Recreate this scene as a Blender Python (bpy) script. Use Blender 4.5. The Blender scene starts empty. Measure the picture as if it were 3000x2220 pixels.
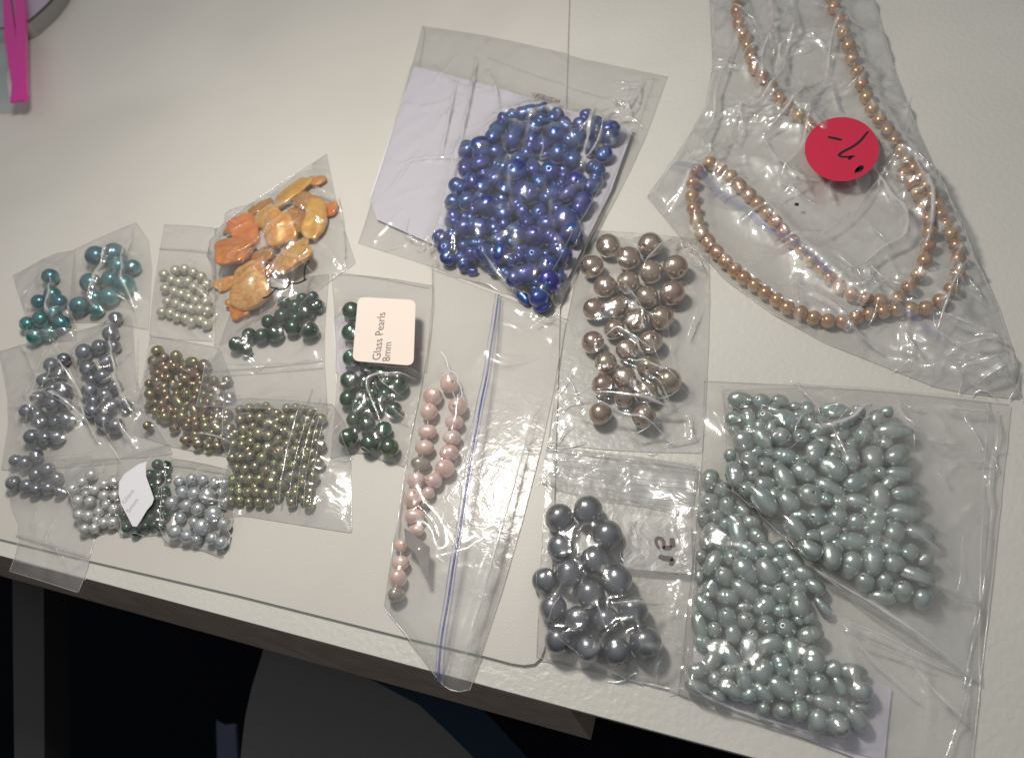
import bpy, math, random
import numpy as np
from mathutils import Vector, Matrix, Quaternion

S = 0.001                      # all layout numbers below are millimetres
F = 2300.0                     # focal length in photo pixels (photo 3000 x 2220)
UP = np.array([.181, -.522, .834]); UP = np.array([-.181, .522, .834]); UP /= np.linalg.norm(UP)
AX = np.array([7490., -1089., 2300.]); AX -= AX.dot(UP) * UP; AX /= np.linalg.norm(AX)
AY = np.cross(UP, AX)
R = np.array([AX, AY, UP])     # camera axes -> table axes (x along the front edge, z up)
CAM = -R @ np.array([0, 0, -319.0])

scene = bpy.context.scene
cd = bpy.data.cameras.new('camera'); cam = bpy.data.objects.new('camera', cd)
scene.collection.objects.link(cam); scene.camera = cam
cd.sensor_width = 36; cd.lens = 36 * F / 3000; cd.clip_start = .01; cd.clip_end = 20
Mx = Matrix([[R[i][j] for j in range(3)] + [CAM[i] * S] for i in range(3)] + [[0, 0, 0, 1]])
cam.matrix_world = Mx
cd.dof.use_dof = True; cd.dof.focus_distance = .292; cd.dof.aperture_fstop = 13.0

world = bpy.data.worlds.new("World"); scene.world = world; world.use_nodes = True
bg = world.node_tree.nodes['Background']
bg.inputs[0].default_value = (.86, .93, 1, 1); bg.inputs[1].default_value = 1.0
_n = world.node_tree.nodes; _l = world.node_tree.links   # dim room: pale ceiling overhead, darker walls and floor
_g = _n.new('ShaderNodeNewGeometry'); _s = _n.new('ShaderNodeSeparateXYZ'); _r = _n.new('ShaderNodeValToRGB')
_tc = _n.new('ShaderNodeTexCoord'); _l.new(_tc.outputs['Generated'], _s.inputs[0]); _l.new(_s.outputs['Z'], _r.inputs[0])
_e = _r.color_ramp.elements; _e[0].position = 0; _e[0].color = (.10, .105, .11, 1); _e[1].position = .95; _e[1].color = (.36, .365, .38, 1)
_m = _r.color_ramp.elements.new(.35); _m.color = (.17, .18, .19, 1)
_l.new(_r.outputs[0], bg.inputs[0])
LP = R @ np.array([-105., 215., -125.]) + CAM
ld = bpy.data.lights.new('desk_lamp_light', 'POINT'); ld.energy = 3.15; ld.shadow_soft_size = .03
ld.color = (1, .95, .87)
lo = bpy.data.objects.new('desk_lamp_light', ld); lo.location = tuple(LP * S); scene.collection.objects.link(lo)
scene.view_settings.view_transform = 'Standard'; scene.view_settings.look = 'None'
scene.view_settings.exposure = 0.0; scene.view_settings.gamma = 1
cy = scene.cycles; cy.max_bounces = 24; cy.transparent_max_bounces = 48; cy.glossy_bounces = 5
cy.diffuse_bounces = 4; cy.transmission_bounces = 8; cy.caustics_reflective = False; cy.caustics_refractive = False
cy.sample_clamp_indirect = 4; cy.use_denoising = True
rnd = random.Random(7); nr = np.random.RandomState(5)

# ------------------------------------------------------------------ geometry helpers
def W(p, h=0.):
    d = R @ np.array([p[0] - 1500, -(p[1] - 1110), -F]); t = (h - CAM[2]) / d[2]
    return CAM + d * t
def Wv(P, h=0.):
    P = np.asarray(P, float); d = np.stack([P[:, 0] - 1500, -(P[:, 1] - 1110), np.full(len(P), -F)], 1) @ R.T
    t = (h - CAM[2]) / d[:, 2]; return CAM + d * t[:, None]
def depth(p): return float(-(R.T @ (np.asarray(p) - CAM))[2])

def link(o, parent=None):
    scene.collection.objects.link(o)
    if parent: o.parent = parent
    return o
def meshobj(name, V, Fc, mat, parent=None, smooth=True, origin=None):
    me = bpy.data.meshes.new(name); V = np.asarray(V, float)
    o0 = np.zeros(3) if origin is None else np.asarray(origin, float)
    me.from_pydata(((V - o0) * S).tolist(), [], [list(f) for f in Fc])
    if smooth: me.polygons.foreach_set('use_smooth', [True] * len(me.polygons))
    for m in (mat if isinstance(mat, list) else [mat]): me.materials.append(m)
    me.update(); return link(bpy.data.objects.new(name, me), parent)
def tag(o, label=None, cat=None, group=None, kind=None):
    if label: o['label'] = label
    if cat: o['category'] = cat
    if group: o['group'] = group
    if kind: o['kind'] = kind
    return o
def empty(name, loc, label, cat, group=None):
    o = bpy.data.objects.new(name, None); o.empty_display_size = .01; o.location = tuple(np.asarray(loc) * S); link(o)
    return tag(o, label, cat, group)
def tube(name, P, r, mat, parent=None, seg=6, origin=None):
    P = np.asarray(P, float); V = []; Fc = []
    for i, p in enumerate(P):
        t = P[min(i + 1, len(P) - 1)] - P[max(i - 1, 0)]; t /= np.linalg.norm(t) + 1e-9
        a = np.cross(t, [0, 0, 1]); a /= np.linalg.norm(a) + 1e-9; b = np.cross(a, t)
        for k in range(seg): th = 2 * math.pi * k / seg; V.append(p + r * (math.cos(th) * a + math.sin(th) * b))
    for i in range(len(P) - 1):
        for k in range(seg):
            k2 = (k + 1) % seg; Fc.append((i * seg + k, i * seg + k2, (i + 1) * seg + k2, (i + 1) * seg + k))
    Fc.append(tuple(range(seg))[::-1]); Fc.append(tuple((len(P) - 1) * seg + k for k in range(seg)))
    return meshobj(name, V, Fc, mat, parent, origin=origin)
def prism(name, poly, z0, z1, mat, parent=None, origin=None, smooth=False):
    n = len(poly); V = [(p[0], p[1], z1) for p in poly] + [(p[0], p[1], z0) for p in poly]
    ar = sum(poly[i][0] * poly[(i + 1) % n][1] - poly[(i + 1) % n][0] * poly[i][1] for i in range(n))
    top = list(range(n)); bot = list(range(n, 2 * n))[::-1]
    Fc = [top, bot] + [(i, n + i, n + (i + 1) % n, (i + 1) % n) for i in range(n)]
    if ar < 0: Fc = [f[::-1] for f in Fc]
    return meshobj(name, V, Fc, mat, parent, smooth=smooth, origin=origin)
def roundpoly(c, r, n=5):
    out = []; m = len(c); c = [np.array(q[:2], float) for q in c]
    for i in range(m):
        p, q, s = c[i - 1], c[i], c[(i + 1) % m]; a = (p - q) / np.linalg.norm(p - q); b = (s - q) / np.linalg.norm(s - q)
        for k in range(n + 1):
            t = k / n; out.append(tuple(q + a * r * (1 - t) ** 2 + b * r * t ** 2))
    return out

# ------------------------------------------------------------------ materials
def newmat(name):
    m = bpy.data.materials.new(name); m.use_nodes = True; nt = m.node_tree; nt.nodes.clear()
    out = nt.nodes.new('ShaderNodeOutputMaterial'); return m, nt, nt.nodes, nt.links, out
def N(ns, t, **k):
    n = ns.new(t)
    for a, b in k.items():
        if a[0] == '_': n.inputs[int(a[1:])].default_value = b
        else: setattr(n, a, b)
    return n
def princ(name, col, rough=.5, metal=0, coat=0, bump=0, bscale=600, vary=0, tex=None, coatr=.1, spec=.5, sheenmix=None):
    m, nt, ns, ls, out = newmat(name)
    p = N(ns, 'ShaderNodeBsdfPrincipled'); ls.new(p.outputs[0], out.inputs[0])
    p.inputs['Base Color'].default_value = (*col, 1); p.inputs['Roughness'].default_value = rough
    p.inputs['Metallic'].default_value = metal; p.inputs['Coat Weight'].default_value = coat
    p.inputs['Coat Roughness'].default_value = coatr; p.inputs['Specular IOR Level'].default_value = spec
    tc = N(ns, 'ShaderNodeTexCoord')
    colout = None
    if tex:
        nz = N(ns, 'ShaderNodeTexNoise'); nz.inputs['Scale'].default_value = tex[0]; nz.inputs['Detail'].default_value = 6
        nz.inputs['Distortion'].default_value = tex[3] if len(tex) > 3 else 0
        ls.new(tc.outputs['Object'], nz.inputs['Vector'])
        cr = N(ns, 'ShaderNodeValToRGB'); cr.color_ramp.elements[0].color = (*tex[1], 1); cr.color_ramp.elements[1].color = (*tex[2], 1)
        cr.color_ramp.elements[0].position = .35; cr.color_ramp.elements[1].position = .65
        ls.new(nz.outputs[0], cr.inputs[0]); colout = cr.outputs[0]
    if vary:
        oi = N(ns, 'ShaderNodeObjectInfo'); hsv = N(ns, 'ShaderNodeHueSaturation')
        if colout: ls.new(colout, hsv.inputs['Color'])
        else: hsv.inputs['Color'].default_value = (*col, 1)
        a = N(ns, 'ShaderNodeMapRange'); a.inputs[3].default_value = .5 - vary * .12; a.inputs[4].default_value = .5 + vary * .12
        ls.new(oi.outputs['Random'], a.inputs[0]); ls.new(a.outputs[0], hsv.inputs['Hue'])
        mu = N(ns, 'ShaderNodeMath', operation='MULTIPLY', _1=7.31); ls.new(oi.outputs['Random'], mu.inputs[0])
        fr = N(ns, 'ShaderNodeMath', operation='FRACT'); ls.new(mu.outputs[0], fr.inputs[0])
        b = N(ns, 'ShaderNodeMapRange'); b.inputs[3].default_value = 1 - vary * .55; b.inputs[4].default_value = 1 + vary * .4
        ls.new(fr.outputs[0], b.inputs[0]); ls.new(b.outputs[0], hsv.inputs['Value']); colout = hsv.outputs[0]
    if colout: ls.new(colout, p.inputs['Base Color'])
    if bump:
        nb = N(ns, 'ShaderNodeTexNoise'); nb.inputs['Scale'].default_value = bscale; nb.inputs['Detail'].default_value = 3
        ls.new(tc.outputs['Object'], nb.inputs['Vector'])
        bp = N(ns, 'ShaderNodeBump'); bp.inputs['Strength'].default_value = bump; bp.inputs['Distance'].default_value = .001
        ls.new(nb.outputs[0], bp.inputs['Height']); ls.new(bp.outputs[0], p.inputs['Normal'])
    return m
def pearl(name, col, rough=.3, metal=.75, vary=.35, bump=0, coat=1., tint=None):
    rough += .05
    """nacre: coloured metallic lustre under a clear coat, rim tinted by interference"""
    m = princ(name, col, rough, metal, coat, bump, 3.5, vary, coatr=.23)
    for n_ in m.node_tree.nodes:
        if n_.type == 'BUMP': n_.inputs['Distance'].default_value = .0006
    if tint:
        nt = m.node_tree; ns = nt.nodes; ls = nt.links; p = [n for n in ns if n.type == 'BSDF_PRINCIPLED'][0]
        src = p.inputs['Base Color'].links[0].from_socket
        tc = N(ns, 'ShaderNodeTexCoord'); nz = N(ns, 'ShaderNodeTexNoise'); nz.inputs['Scale'].default_value = .9; nz.inputs['Detail'].default_value = 2
        oi = N(ns, 'ShaderNodeObjectInfo'); ad = N(ns, 'ShaderNodeVectorMath', operation='ADD')
        ls.new(tc.outputs['Generated'], ad.inputs[0]); ls.new(oi.outputs['Location'], ad.inputs[1])
        sc = N(ns, 'ShaderNodeVectorMath', operation='SCALE'); sc.inputs['Scale'].default_value = 1.6
        ls.new(ad.outputs[0], sc.inputs[0]); ls.new(sc.outputs[0], nz.inputs['Vector'])
        mr = N(ns, 'ShaderNodeMapRange'); mr.inputs[1].default_value = .45; mr.inputs[2].default_value = .7; ls.new(nz.outputs[0], mr.inputs[0])
        mx = N(ns, 'ShaderNodeMix', data_type='RGBA'); ls.new(mr.outputs[0], mx.inputs['Factor'])
        ls.new(src, mx.inputs['A']); mx.inputs['B'].default_value = (*tint, 1); ls.new(mx.outputs['Result'], p.inputs['Base Color'])
    return m
def film(name, haze=.06, col=(.96, .95, .92), rough=.07, bump=.14, trans=(.99, .99, .99), gloss=1.5, bscale=130, r2=.26, mixf=.32):
    """thin polythene: clear sheet + Schlick mirror + a little milky scatter"""
    m, nt, ns, ls, out = newmat(name)
    geo = N(ns, 'ShaderNodeNewGeometry'); dt = N(ns, 'ShaderNodeVectorMath', operation='DOT_PRODUCT')
    ls.new(geo.outputs['Normal'], dt.inputs[0]); ls.new(geo.outputs['Incoming'], dt.inputs[1])
    ab = N(ns, 'ShaderNodeMath', operation='ABSOLUTE'); ls.new(dt.outputs['Value'], ab.inputs[0])
    om = N(ns, 'ShaderNodeMath', operation='SUBTRACT', _0=1.); ls.new(ab.outputs[0], om.inputs[1])
    pw = N(ns, 'ShaderNodeMath', operation='POWER', _1=5.); ls.new(om.outputs[0], pw.inputs[0])
    fr = N(ns, 'ShaderNodeMath', operation='MULTIPLY_ADD', _1=.8 * gloss, _2=.07 * gloss); ls.new(pw.outputs[0], fr.inputs[0])
    tr = N(ns, 'ShaderNodeBsdfTransparent'); tr.inputs[0].default_value = (*trans, 1)
    gl = N(ns, 'ShaderNodeBsdfGlossy'); gl.inputs['Roughness'].default_value = rough; gl.inputs[0].default_value = (1, 1, 1, 1)
    tc = N(ns, 'ShaderNodeTexCoord'); nz = N(ns, 'ShaderNodeTexNoise'); nz.inputs['Scale'].default_value = bscale; nz.inputs['Detail'].default_value = 3
    nz.inputs['Distortion'].default_value = .6
    ls.new(tc.outputs['Object'], nz.inputs['Vector'])
    s1 = N(ns, 'ShaderNodeMath', operation='SUBTRACT', _1=.5); ls.new(nz.outputs[0], s1.inputs[0])
    a1 = N(ns, 'ShaderNodeMath', operation='ABSOLUTE'); ls.new(s1.outputs[0], a1.inputs[0])
    bp = N(ns, 'ShaderNodeBump'); bp.inputs['Strength'].default_value = bump; bp.inputs['Distance'].default_value = .004; bp.invert = True
    ls.new(a1.outputs[0], bp.inputs['Height']); ls.new(bp.outputs[0], gl.inputs['Normal'])
    g2 = N(ns, 'ShaderNodeBsdfGlossy'); g2.inputs['Roughness'].default_value = r2; g2.inputs[0].default_value = (1, 1, 1, 1); ls.new(bp.outputs[0], g2.inputs['Normal'])
    gm = N(ns, 'ShaderNodeMixShader', _0=mixf); ls.new(gl.outputs[0], gm.inputs[1]); ls.new(g2.outputs[0], gm.inputs[2])
    df = N(ns, 'ShaderNodeBsdfDiffuse'); df.inputs[0].default_value = (*col, 1)
    tl = N(ns, 'ShaderNodeBsdfTranslucent'); tl.inputs[0].default_value = (*col, 1)
    mm = N(ns, 'ShaderNodeMixShader', _0=.45); ls.new(df.outputs[0], mm.inputs[1]); ls.new(tl.outputs[0], mm.inputs[2])
    hz = N(ns, 'ShaderNodeTexNoise'); hz.inputs['Scale'].default_value = 60; ls.new(tc.outputs['Object'], hz.inputs['Vector'])
    hr = N(ns, 'ShaderNodeMapRange'); hr.inputs[1].default_value = .3; hr.inputs[2].default_value = .7
    hr.inputs[3].default_value = haze * .5; hr.inputs[4].default_value = haze * 1.5; ls.new(hz.outputs[0], hr.inputs[0])
    at = N(ns, 'ShaderNodeAttribute'); at.attribute_name = 'crease_glare'; sa = N(ns, 'ShaderNodeMath', operation='MULTIPLY_ADD', _1=.85); sa.use_clamp = True  # extra white scatter along creases paints in the film's glare
    ls.new(at.outputs['Fac'], sa.inputs[0]); ls.new(hr.outputs[0], sa.inputs[2])
    m1 = N(ns, 'ShaderNodeMixShader'); ls.new(sa.outputs[0], m1.inputs[0]); ls.new(tr.outputs[0], m1.inputs[1]); ls.new(mm.outputs[0], m1.inputs[2])
    m2 = N(ns, 'ShaderNodeMixShader'); ls.new(fr.outputs[0], m2.inputs[0]); ls.new(m1.outputs[0], m2.inputs[1]); ls.new(gm.outputs[0], m2.inputs[2])
    ls.new(m2.outputs[0], out.inputs[0]); return m

M = {}
M['mat'] = princ('white_mat', (.62, .595, .545), .42, bump=.1, bscale=1500, tex=(9, (.59, .565, .515), (.64, .615, .565), .5), spec=.25)
M['desk'] = princ('desk_laminate', (.70, .68, .62), .33, bump=.3, bscale=420, tex=(14, (.61, .595, .54), (.66, .64, .585)))
M['wood'] = princ('dark_board', (.36, .28, .22), .6, bump=.2, bscale=300, tex=(30, (.31, .24, .19), (.41, .32, .26), 2))
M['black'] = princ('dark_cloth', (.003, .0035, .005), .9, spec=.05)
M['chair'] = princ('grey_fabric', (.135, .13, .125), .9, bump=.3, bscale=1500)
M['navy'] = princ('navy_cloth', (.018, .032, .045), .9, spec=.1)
M['leg'] = princ('leg_metal', (.035, .034, .033), .5)
M['film'] = film('clear_film'); M['film2'] = film('hazy_film', haze=.14, rough=.14, bump=.06, gloss=.85)
M['back'] = film('back_film', haze=.025, rough=.12, bump=.1, gloss=.5)
M['crisp'] = film('crisp_film', haze=.04, rough=.05, bump=.16, gloss=1.6, bscale=110)
M['sheen'] = film('silvery_film', haze=.06, rough=.07, bump=.14, gloss=2.3, bscale=110, r2=.45, mixf=.5)
M['seam'] = film('seam_film', haze=.4, rough=.12, bump=.0, gloss=1.4)
M['fold'] = film('glint_film', haze=.62, rough=.2, bump=.0, gloss=3, col=(.95, .95, .95))  # whitened film for the painted glint lines
M['rib'] = film('rib_film', haze=.16, rough=.08, bump=.1, gloss=2.2)
M['blueplastic'] = film('blue_zip_film', haze=.5, col=(.17, .2, .62), rough=.15, bump=.1)
M['bluehaze'] = film('blue_tint_film', haze=.22, col=(.28, .36, .80), rough=.15, bump=.1)
M['magenta'] = princ('magenta_plastic', (.62, .02, .30), .3, coat=.3)
M['greyfilm'] = film('grey_bag_film', haze=.4, col=(.40, .50, .55), rough=.15)
M['tin'] = princ('brushed_tin', (.35, .34, .33), .35, metal=.8); M['tinin'] = princ('lilac_tray', (.42, .36, .45), .5)
M['dark'] = princ('dark_rim', (.05, .04, .04), .5)
M['card'] = princ('white_card', (.68, .65, .72), .7, bump=.1, bscale=500)
M['paper'] = princ('label_paper', (.80, .69, .61), .6, bump=.06, bscale=700)
M['paperw'] = princ('label_paper_white', (.76, .75, .79), .6, bump=.06, bscale=700)
M['ink'] = princ('grey_ink', (.13, .10, .10), .5); M['pen'] = princ('black_marker', (.012, .01, .015), .35)
M['red'] = princ('red_sticker', (.60, .012, .055), .35, coat=.5, coatr=.2)
M['tagm'] = princ('tag_paper', (.24, .215, .20), .7, bump=.1)
M['frost'] = film('frosted_label_film', haze=.35, col=(.75, .74, .70), rough=.3, bump=.1)
M['thread'] = princ('thread', (.75, .62, .52), .5); M['nylon'] = princ('nylon_thread', (.9, .88, .85), .25)
M['teal'] = pearl('teal_pearl', (.014, .22, .235), .2, .8)
M['grey'] = pearl('blue_grey_pearl', (.20, .215, .25), .24, .85)
M['cream'] = pearl('cream_pearl', (.56, .54, .40), .28, .55, vary=.1)
M['white'] = pearl('white_pearl', (.66, .66, .62), .3, .55, vary=.1)
M['silver'] = pearl('silver_white_pearl', (.58, .61, .62), .25, .7, vary=.15)
M['dgreen'] = pearl('dark_green_pearl', (.018, .075, .042), .22, .85, vary=.5)
M['bronze'] = pearl('bronze_pearl', (.26, .215, .085), .24, .85, vary=.5, tint=(.32, .17, .11))
M['olive'] = pearl('olive_pearl', (.34, .31, .15), .25, .8, vary=.3, tint=(.29, .29, .20))
M['green'] = pearl('bottle_green_pearl', (.022, .13, .06), .18, .85, vary=.35, tint=(.06, .10, .035))
M['pink'] = pearl('pink_pearl', (.88, .60, .50), .29, .3, vary=.08, tint=(.82, .60, .60))
M['taupe'] = pearl('taupe_pearl', (.40, .345, .29), .27, .6, vary=.1)
M['blue'] = pearl('indigo_pearl', (.058, .066, .31), .24, .65, vary=.12, bump=.35, tint=(.04, .13, .36))
M['brown'] = pearl('bronze_brown_pearl', (.49, .355, .255), .2, .85, vary=.15)
M['slate'] = pearl('slate_pearl', (.225, .235, .255), .24, .85, vary=.25)
M['rice'] = pearl('silver_green_pearl', (.405, .45, .42), .25, .72, vary=.1, bump=.2, tint=(.31, .43, .41))
M['gold'] = pearl('gold_pearl', (.56, .29, .115), .22, .7, vary=.12)
for nme, a, b in (('sh_orange', (.80, .27, .015), (.55, .15, .02)), ('sh_coral', (.80, .27, .03), (.76, .19, .06)), ('sh_yellow', (.74, .42, .06), (.62, .30, .04)),
                  ('sh_cream', (.76, .50, .17), (.66, .22, .025)), ('sh_brown', (.62, .27, .05), (.42, .17, .03)), ('sh_peach', (.74, .25, .025), (.74, .40, .09))):
    M[nme] = princ(nme, a, .3, metal=.15, coat=.9, bump=.15, bscale=160, tex=(150, a, b, 2.5), coatr=.06)

# ------------------------------------------------------------------ bead meshes
def lathe_mesh(name, prof, seg=22, lump=0., seed=0, bend=0.):
    rs = np.random.RandomState(seed); V = []; Fc = []; ph = rs.rand(6) * 6.28; n = len(prof)
    for r, z in prof:
        for k in range(seg):
            th = 2 * math.pi * k / seg
            f = 1 + lump * (.5 * math.sin(2 * th + ph[0] + z * 1.5) + .35 * math.sin(3 * th + ph[1] - 2 * z) + .3 * math.sin(th + ph[2] + 3 * z))
            V.append((r * f * math.cos(th) + bend * (z * z - .3), r * f * math.sin(th), z))
    for i in range(n - 1):
        for k in range(seg):
            k2 = (k + 1) % seg; Fc.append((i * seg + k, i * seg + k2, (i + 1) * seg + k2, (i + 1) * seg + k))
    Fc.append(tuple(range(seg))[::-1]); Fc.append(tuple((n - 1) * seg + k for k in range(seg)))
    me = bpy.data.meshes.new(name); me.from_pydata(V, [], Fc); me.polygons.foreach_set('use_smooth', [True] * len(me.polygons)); me.update()
    return me
def profile(hole, fn, n=16):
    t0 = math.asin(hole); pts = [(hole * .8, -.5), (hole * .85, -math.cos(t0) + .06)]
    for i in range(n + 1):
        t = t0 + (math.pi - 2 * t0) * i / n; z = -math.cos(t); pts.append((math.sin(t) * fn(z), z * 1.0))
    pts += [(hole * .85, math.cos(t0) - .06), (hole * .8, .5)]
    return pts
BM = {}
def beadmesh(kind, mat, var):
    key = (kind, mat, var)
    if key in BM: return BM[key]
    rs = random.Random(hash((kind, var)) % 1000 if False else var * 17 + len(kind))
    if kind == 'round': me = lathe_mesh('round_pearl', profile(.13, lambda z: 1), 24)
    elif kind == 'potato':
        a = rs.uniform(-.12, .12); me = lathe_mesh('potato_pearl', profile(.12, lambda z: 1 + a * z + .03 * math.sin(5 * z + var)), 22, .03, var)
    elif kind == 'rice':
        a = rs.uniform(-.16, .16); c = rs.uniform(-.4, .4); k = rs.choice([0, .05, .09]); sq = rs.uniform(.0, .22)
        def fn(z): return (1 + a * z) * (1 + sq * z * z) - k * math.exp(-((z - c) / .09) ** 2) - k * .6 * math.exp(-((z - c - .28) / .07) ** 2)
        me = lathe_mesh('rice_pearl', profile(.13, fn, 26), 22, .035, var)
    else:
        c = rs.uniform(-.25, .25); k = rs.choice([0, .1, .28, .34]); a = rs.uniform(-.2, .2)
        def fn(z): return (1 + a * z) * (1 + .15 * z * z) - k * math.exp(-((z - c) / .22) ** 2) + .02 * math.sin(11 * z + var)
        me = lathe_mesh('baroque_pearl', profile(.10, fn, 26), 22, .09, var, rs.uniform(-.12, .12))
    me.materials.append(M[mat]); BM[key] = me; return me

# ------------------------------------------------------------------ global height map of everything laid on the table
GX0, GY0, GS = -330., -260., 1.0; GNX, GNY = 760, 620
G = np.zeros((GNY, GNX))
def gs(X, Y):
    fx = np.clip((X - GX0) / GS, 0, GNX - 2.001); fy = np.clip((Y - GY0) / GS, 0, GNY - 2.001)
    ix = fx.astype(int); iy = fy.astype(int); u = fx - ix; v = fy - iy
    return (G[iy, ix] * (1 - u) * (1 - v) + G[iy, ix + 1] * u * (1 - v) + G[iy + 1, ix] * (1 - u) * v + G[iy + 1, ix + 1] * u * v)
def gput(X, Y, Z):
    ix = np.clip(np.round((X - GX0) / GS).astype(int), 0, GNX - 1); iy = np.clip(np.round((Y - GY0) / GS).astype(int), 0, GNY - 1)
    np.maximum.at(G, (iy.ravel(), ix.ravel()), Z.ravel())
def poly_inside(P, X, Y):
    ins = np.zeros(X.shape, bool); n = len(P)
    for i in range(n):
        x1, y1 = P[i][:2]; x2, y2 = P[(i + 1) % n][:2]
        c = ((y1 > Y) != (y2 > Y)); ins ^= c & (X < (x2 - x1) * (Y - y1) / (y2 - y1 + 1e-12) + x1)
    return ins
YY, XX = np.mgrid[0:GNY, 0:GNX]; XX = XX * GS + GX0; YY = YY * GS + GY0

# ------------------------------------------------------------------ the desk
EDGE_Y = float(W((1000, 1894), 0)[1])
MT = 1.3
XL, XR = float(W((-900, 1700))[0]), 520.
desk = empty('desk', (0, EDGE_Y, 0), 'white desk with a dark board under its front edge', 'desk')
def box(name, x0, x1, y0, y1, z0, z1, mat, parent=None, origin=None):
    return prism(name, [(x0, y0), (x1, y0), (x1, y1), (x0, y1)], z0, z1, mat, parent, origin=origin)
dorg = np.array([0, EDGE_Y, 0])
box('desk_top', XL, XR, EDGE_Y, 620, -3.2, 0, M['desk'], desk, dorg)
AXR = float(W((1649, 2072))[0])
box('front_board', XL, AXR, EDGE_Y + 1.5, EDGE_Y + 60, -88, -3.3, M['wood'], desk, dorg)
p1 = W((38, 1745), -60); 
ms = [W(p, MT) for p in ((-400, 1480), (269, 1643), (700, 1743), (1188, 1866), (1417, 1920), (1570, 1957), (1614, 1800), (1668, 0), (1672, -260))]
ml = [tuple(p[:2]) for p in ms]; ml[5:6] = [tuple(W(p, MT)[:2]) for p in ((1500, 1942), (1535, 1947), (1565, 1943), (1585, 1925), (1594, 1900))]
ml += [tuple(W((-900, -260), MT)[:2])]
matobj = prism('desk_mat', ml, 0.02, MT, M['mat']); bpy.context.view_layer.update()
tag(matobj, 'large thin white mat lying on the desk under the small bags', 'desk mat')
G[poly_inside(ml, XX, YY)] = MT
# under the desk: floor, a leg bar, a chair seat
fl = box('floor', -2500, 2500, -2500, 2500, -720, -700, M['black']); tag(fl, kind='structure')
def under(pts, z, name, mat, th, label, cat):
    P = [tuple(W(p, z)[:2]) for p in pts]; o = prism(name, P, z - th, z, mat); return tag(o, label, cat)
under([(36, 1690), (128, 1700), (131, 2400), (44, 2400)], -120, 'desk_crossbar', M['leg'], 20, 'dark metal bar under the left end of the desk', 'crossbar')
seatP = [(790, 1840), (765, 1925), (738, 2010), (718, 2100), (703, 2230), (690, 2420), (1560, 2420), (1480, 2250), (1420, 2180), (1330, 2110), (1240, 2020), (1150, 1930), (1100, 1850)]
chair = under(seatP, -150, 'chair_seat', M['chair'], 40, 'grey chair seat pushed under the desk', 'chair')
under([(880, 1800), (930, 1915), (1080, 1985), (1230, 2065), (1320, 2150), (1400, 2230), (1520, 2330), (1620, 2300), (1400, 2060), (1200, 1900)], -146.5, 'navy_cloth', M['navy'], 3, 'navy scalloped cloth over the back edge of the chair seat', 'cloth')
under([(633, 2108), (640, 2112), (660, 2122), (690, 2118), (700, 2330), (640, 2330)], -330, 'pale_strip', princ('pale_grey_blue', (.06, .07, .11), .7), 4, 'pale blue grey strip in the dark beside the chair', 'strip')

# ------------------------------------------------------------------ bags
D = 1.344
def resample(P, n):
    P = np.asarray(P, float); d = np.r_[0, np.cumsum(np.linalg.norm(np.diff(P, axis=0), axis=1))]
    t = np.linspace(0, d[-1], n); return np.stack([np.interp(t, d, P[:, i]) for i in range(P.shape[1])], 1)
def smoothline(P, k=2):
    P = np.asarray(P, float)
    for _ in range(k):
        Q = [P[0]]
        for a, b in zip(P[:-1], P[1:]): Q += [.75 * a + .25 * b, .25 * a + .75 * b]
        Q.append(P[-1]); P = np.array(Q)
    return P
def segdist(X, Y, a, b):
    ab = b - a; L2 = ab.dot(ab) + 1e-9; t = np.clip(((X - a[0]) * ab[0] + (Y - a[1]) * ab[1]) / L2, 0, 1)
    return np.hypot(X - a[0] - t * ab[0], Y - a[1] - t * ab[1]), t
def wavenoise(X, Y, lam, seed, n=10):
    rs = np.random.RandomState(seed); out = np.zeros_like(X)
    wx = 2 * np.sin(X / (lam * 1.7) + rs.rand() * 6) * lam * .25; wy = 2 * np.sin(Y / (lam * 1.9) + rs.rand() * 6) * lam * .25
    for _ in range(n):
        th = rs.rand() * math.pi; k = 2 * math.pi / (lam * rs.uniform(.6, 1.7)); out += np.sin(k * ((X + wx) * math.cos(th) + (Y + wy) * math.sin(th)) + rs.rand() * 6.28)
    return out / math.sqrt(n)

def settle(B, hmap=True, tight=1.0, iters=70, layer=0.):
    """B rows: px,py,a,b,ang (photo px). Returns centres, mean radii, half axes in mm, axis dirs. Spheres relax until they rest on the base and on each other."""
    n = len(B); P = np.zeros((n, 3)); rad = np.zeros(n); ax = []
    for i, (x, y, a, b, ang) in enumerate(B):
        h = 3.
        for _ in range(3):
            w = W((x, y), h); s = F / depth(w); r = min(a, b) / s; h = float(gs(np.array([w[0]]), np.array([w[1]]))[0]) + .3 + r
        P[i] = w; rad[i] = math.sqrt(a * b) / s * (.97 if a / b < 1.25 else .9); d = W((x + math.cos(math.radians(ang)) * 10, y + math.sin(math.radians(ang)) * 10), h) - w
        d[2] = 0; ax.append((a / s, b / s, d / np.linalg.norm(d)))
    T = P.copy(); flr = P[:, 2].copy(); P[:, 2] += nr.rand(n) * .8 + layer * rad * (nr.rand(n) > .6)
    for it in range(iters):
        P[:, :2] += (T[:, :2] - P[:, :2]) * .12; P[:, 2] -= .12
        Dv = P[:, None] - P[None]; d = np.linalg.norm(Dv, axis=2) + np.eye(n) * 1e3; sm = (rad[:, None] + rad[None]) * tight
        ov = np.clip(sm - d, 0, None); push = (Dv / d[..., None]) * (ov * .5)[..., None]
        P += push.sum(1) * .7; P[:, 2] = np.maximum(P[:, 2], flr)
    return P, rad, ax
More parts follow.
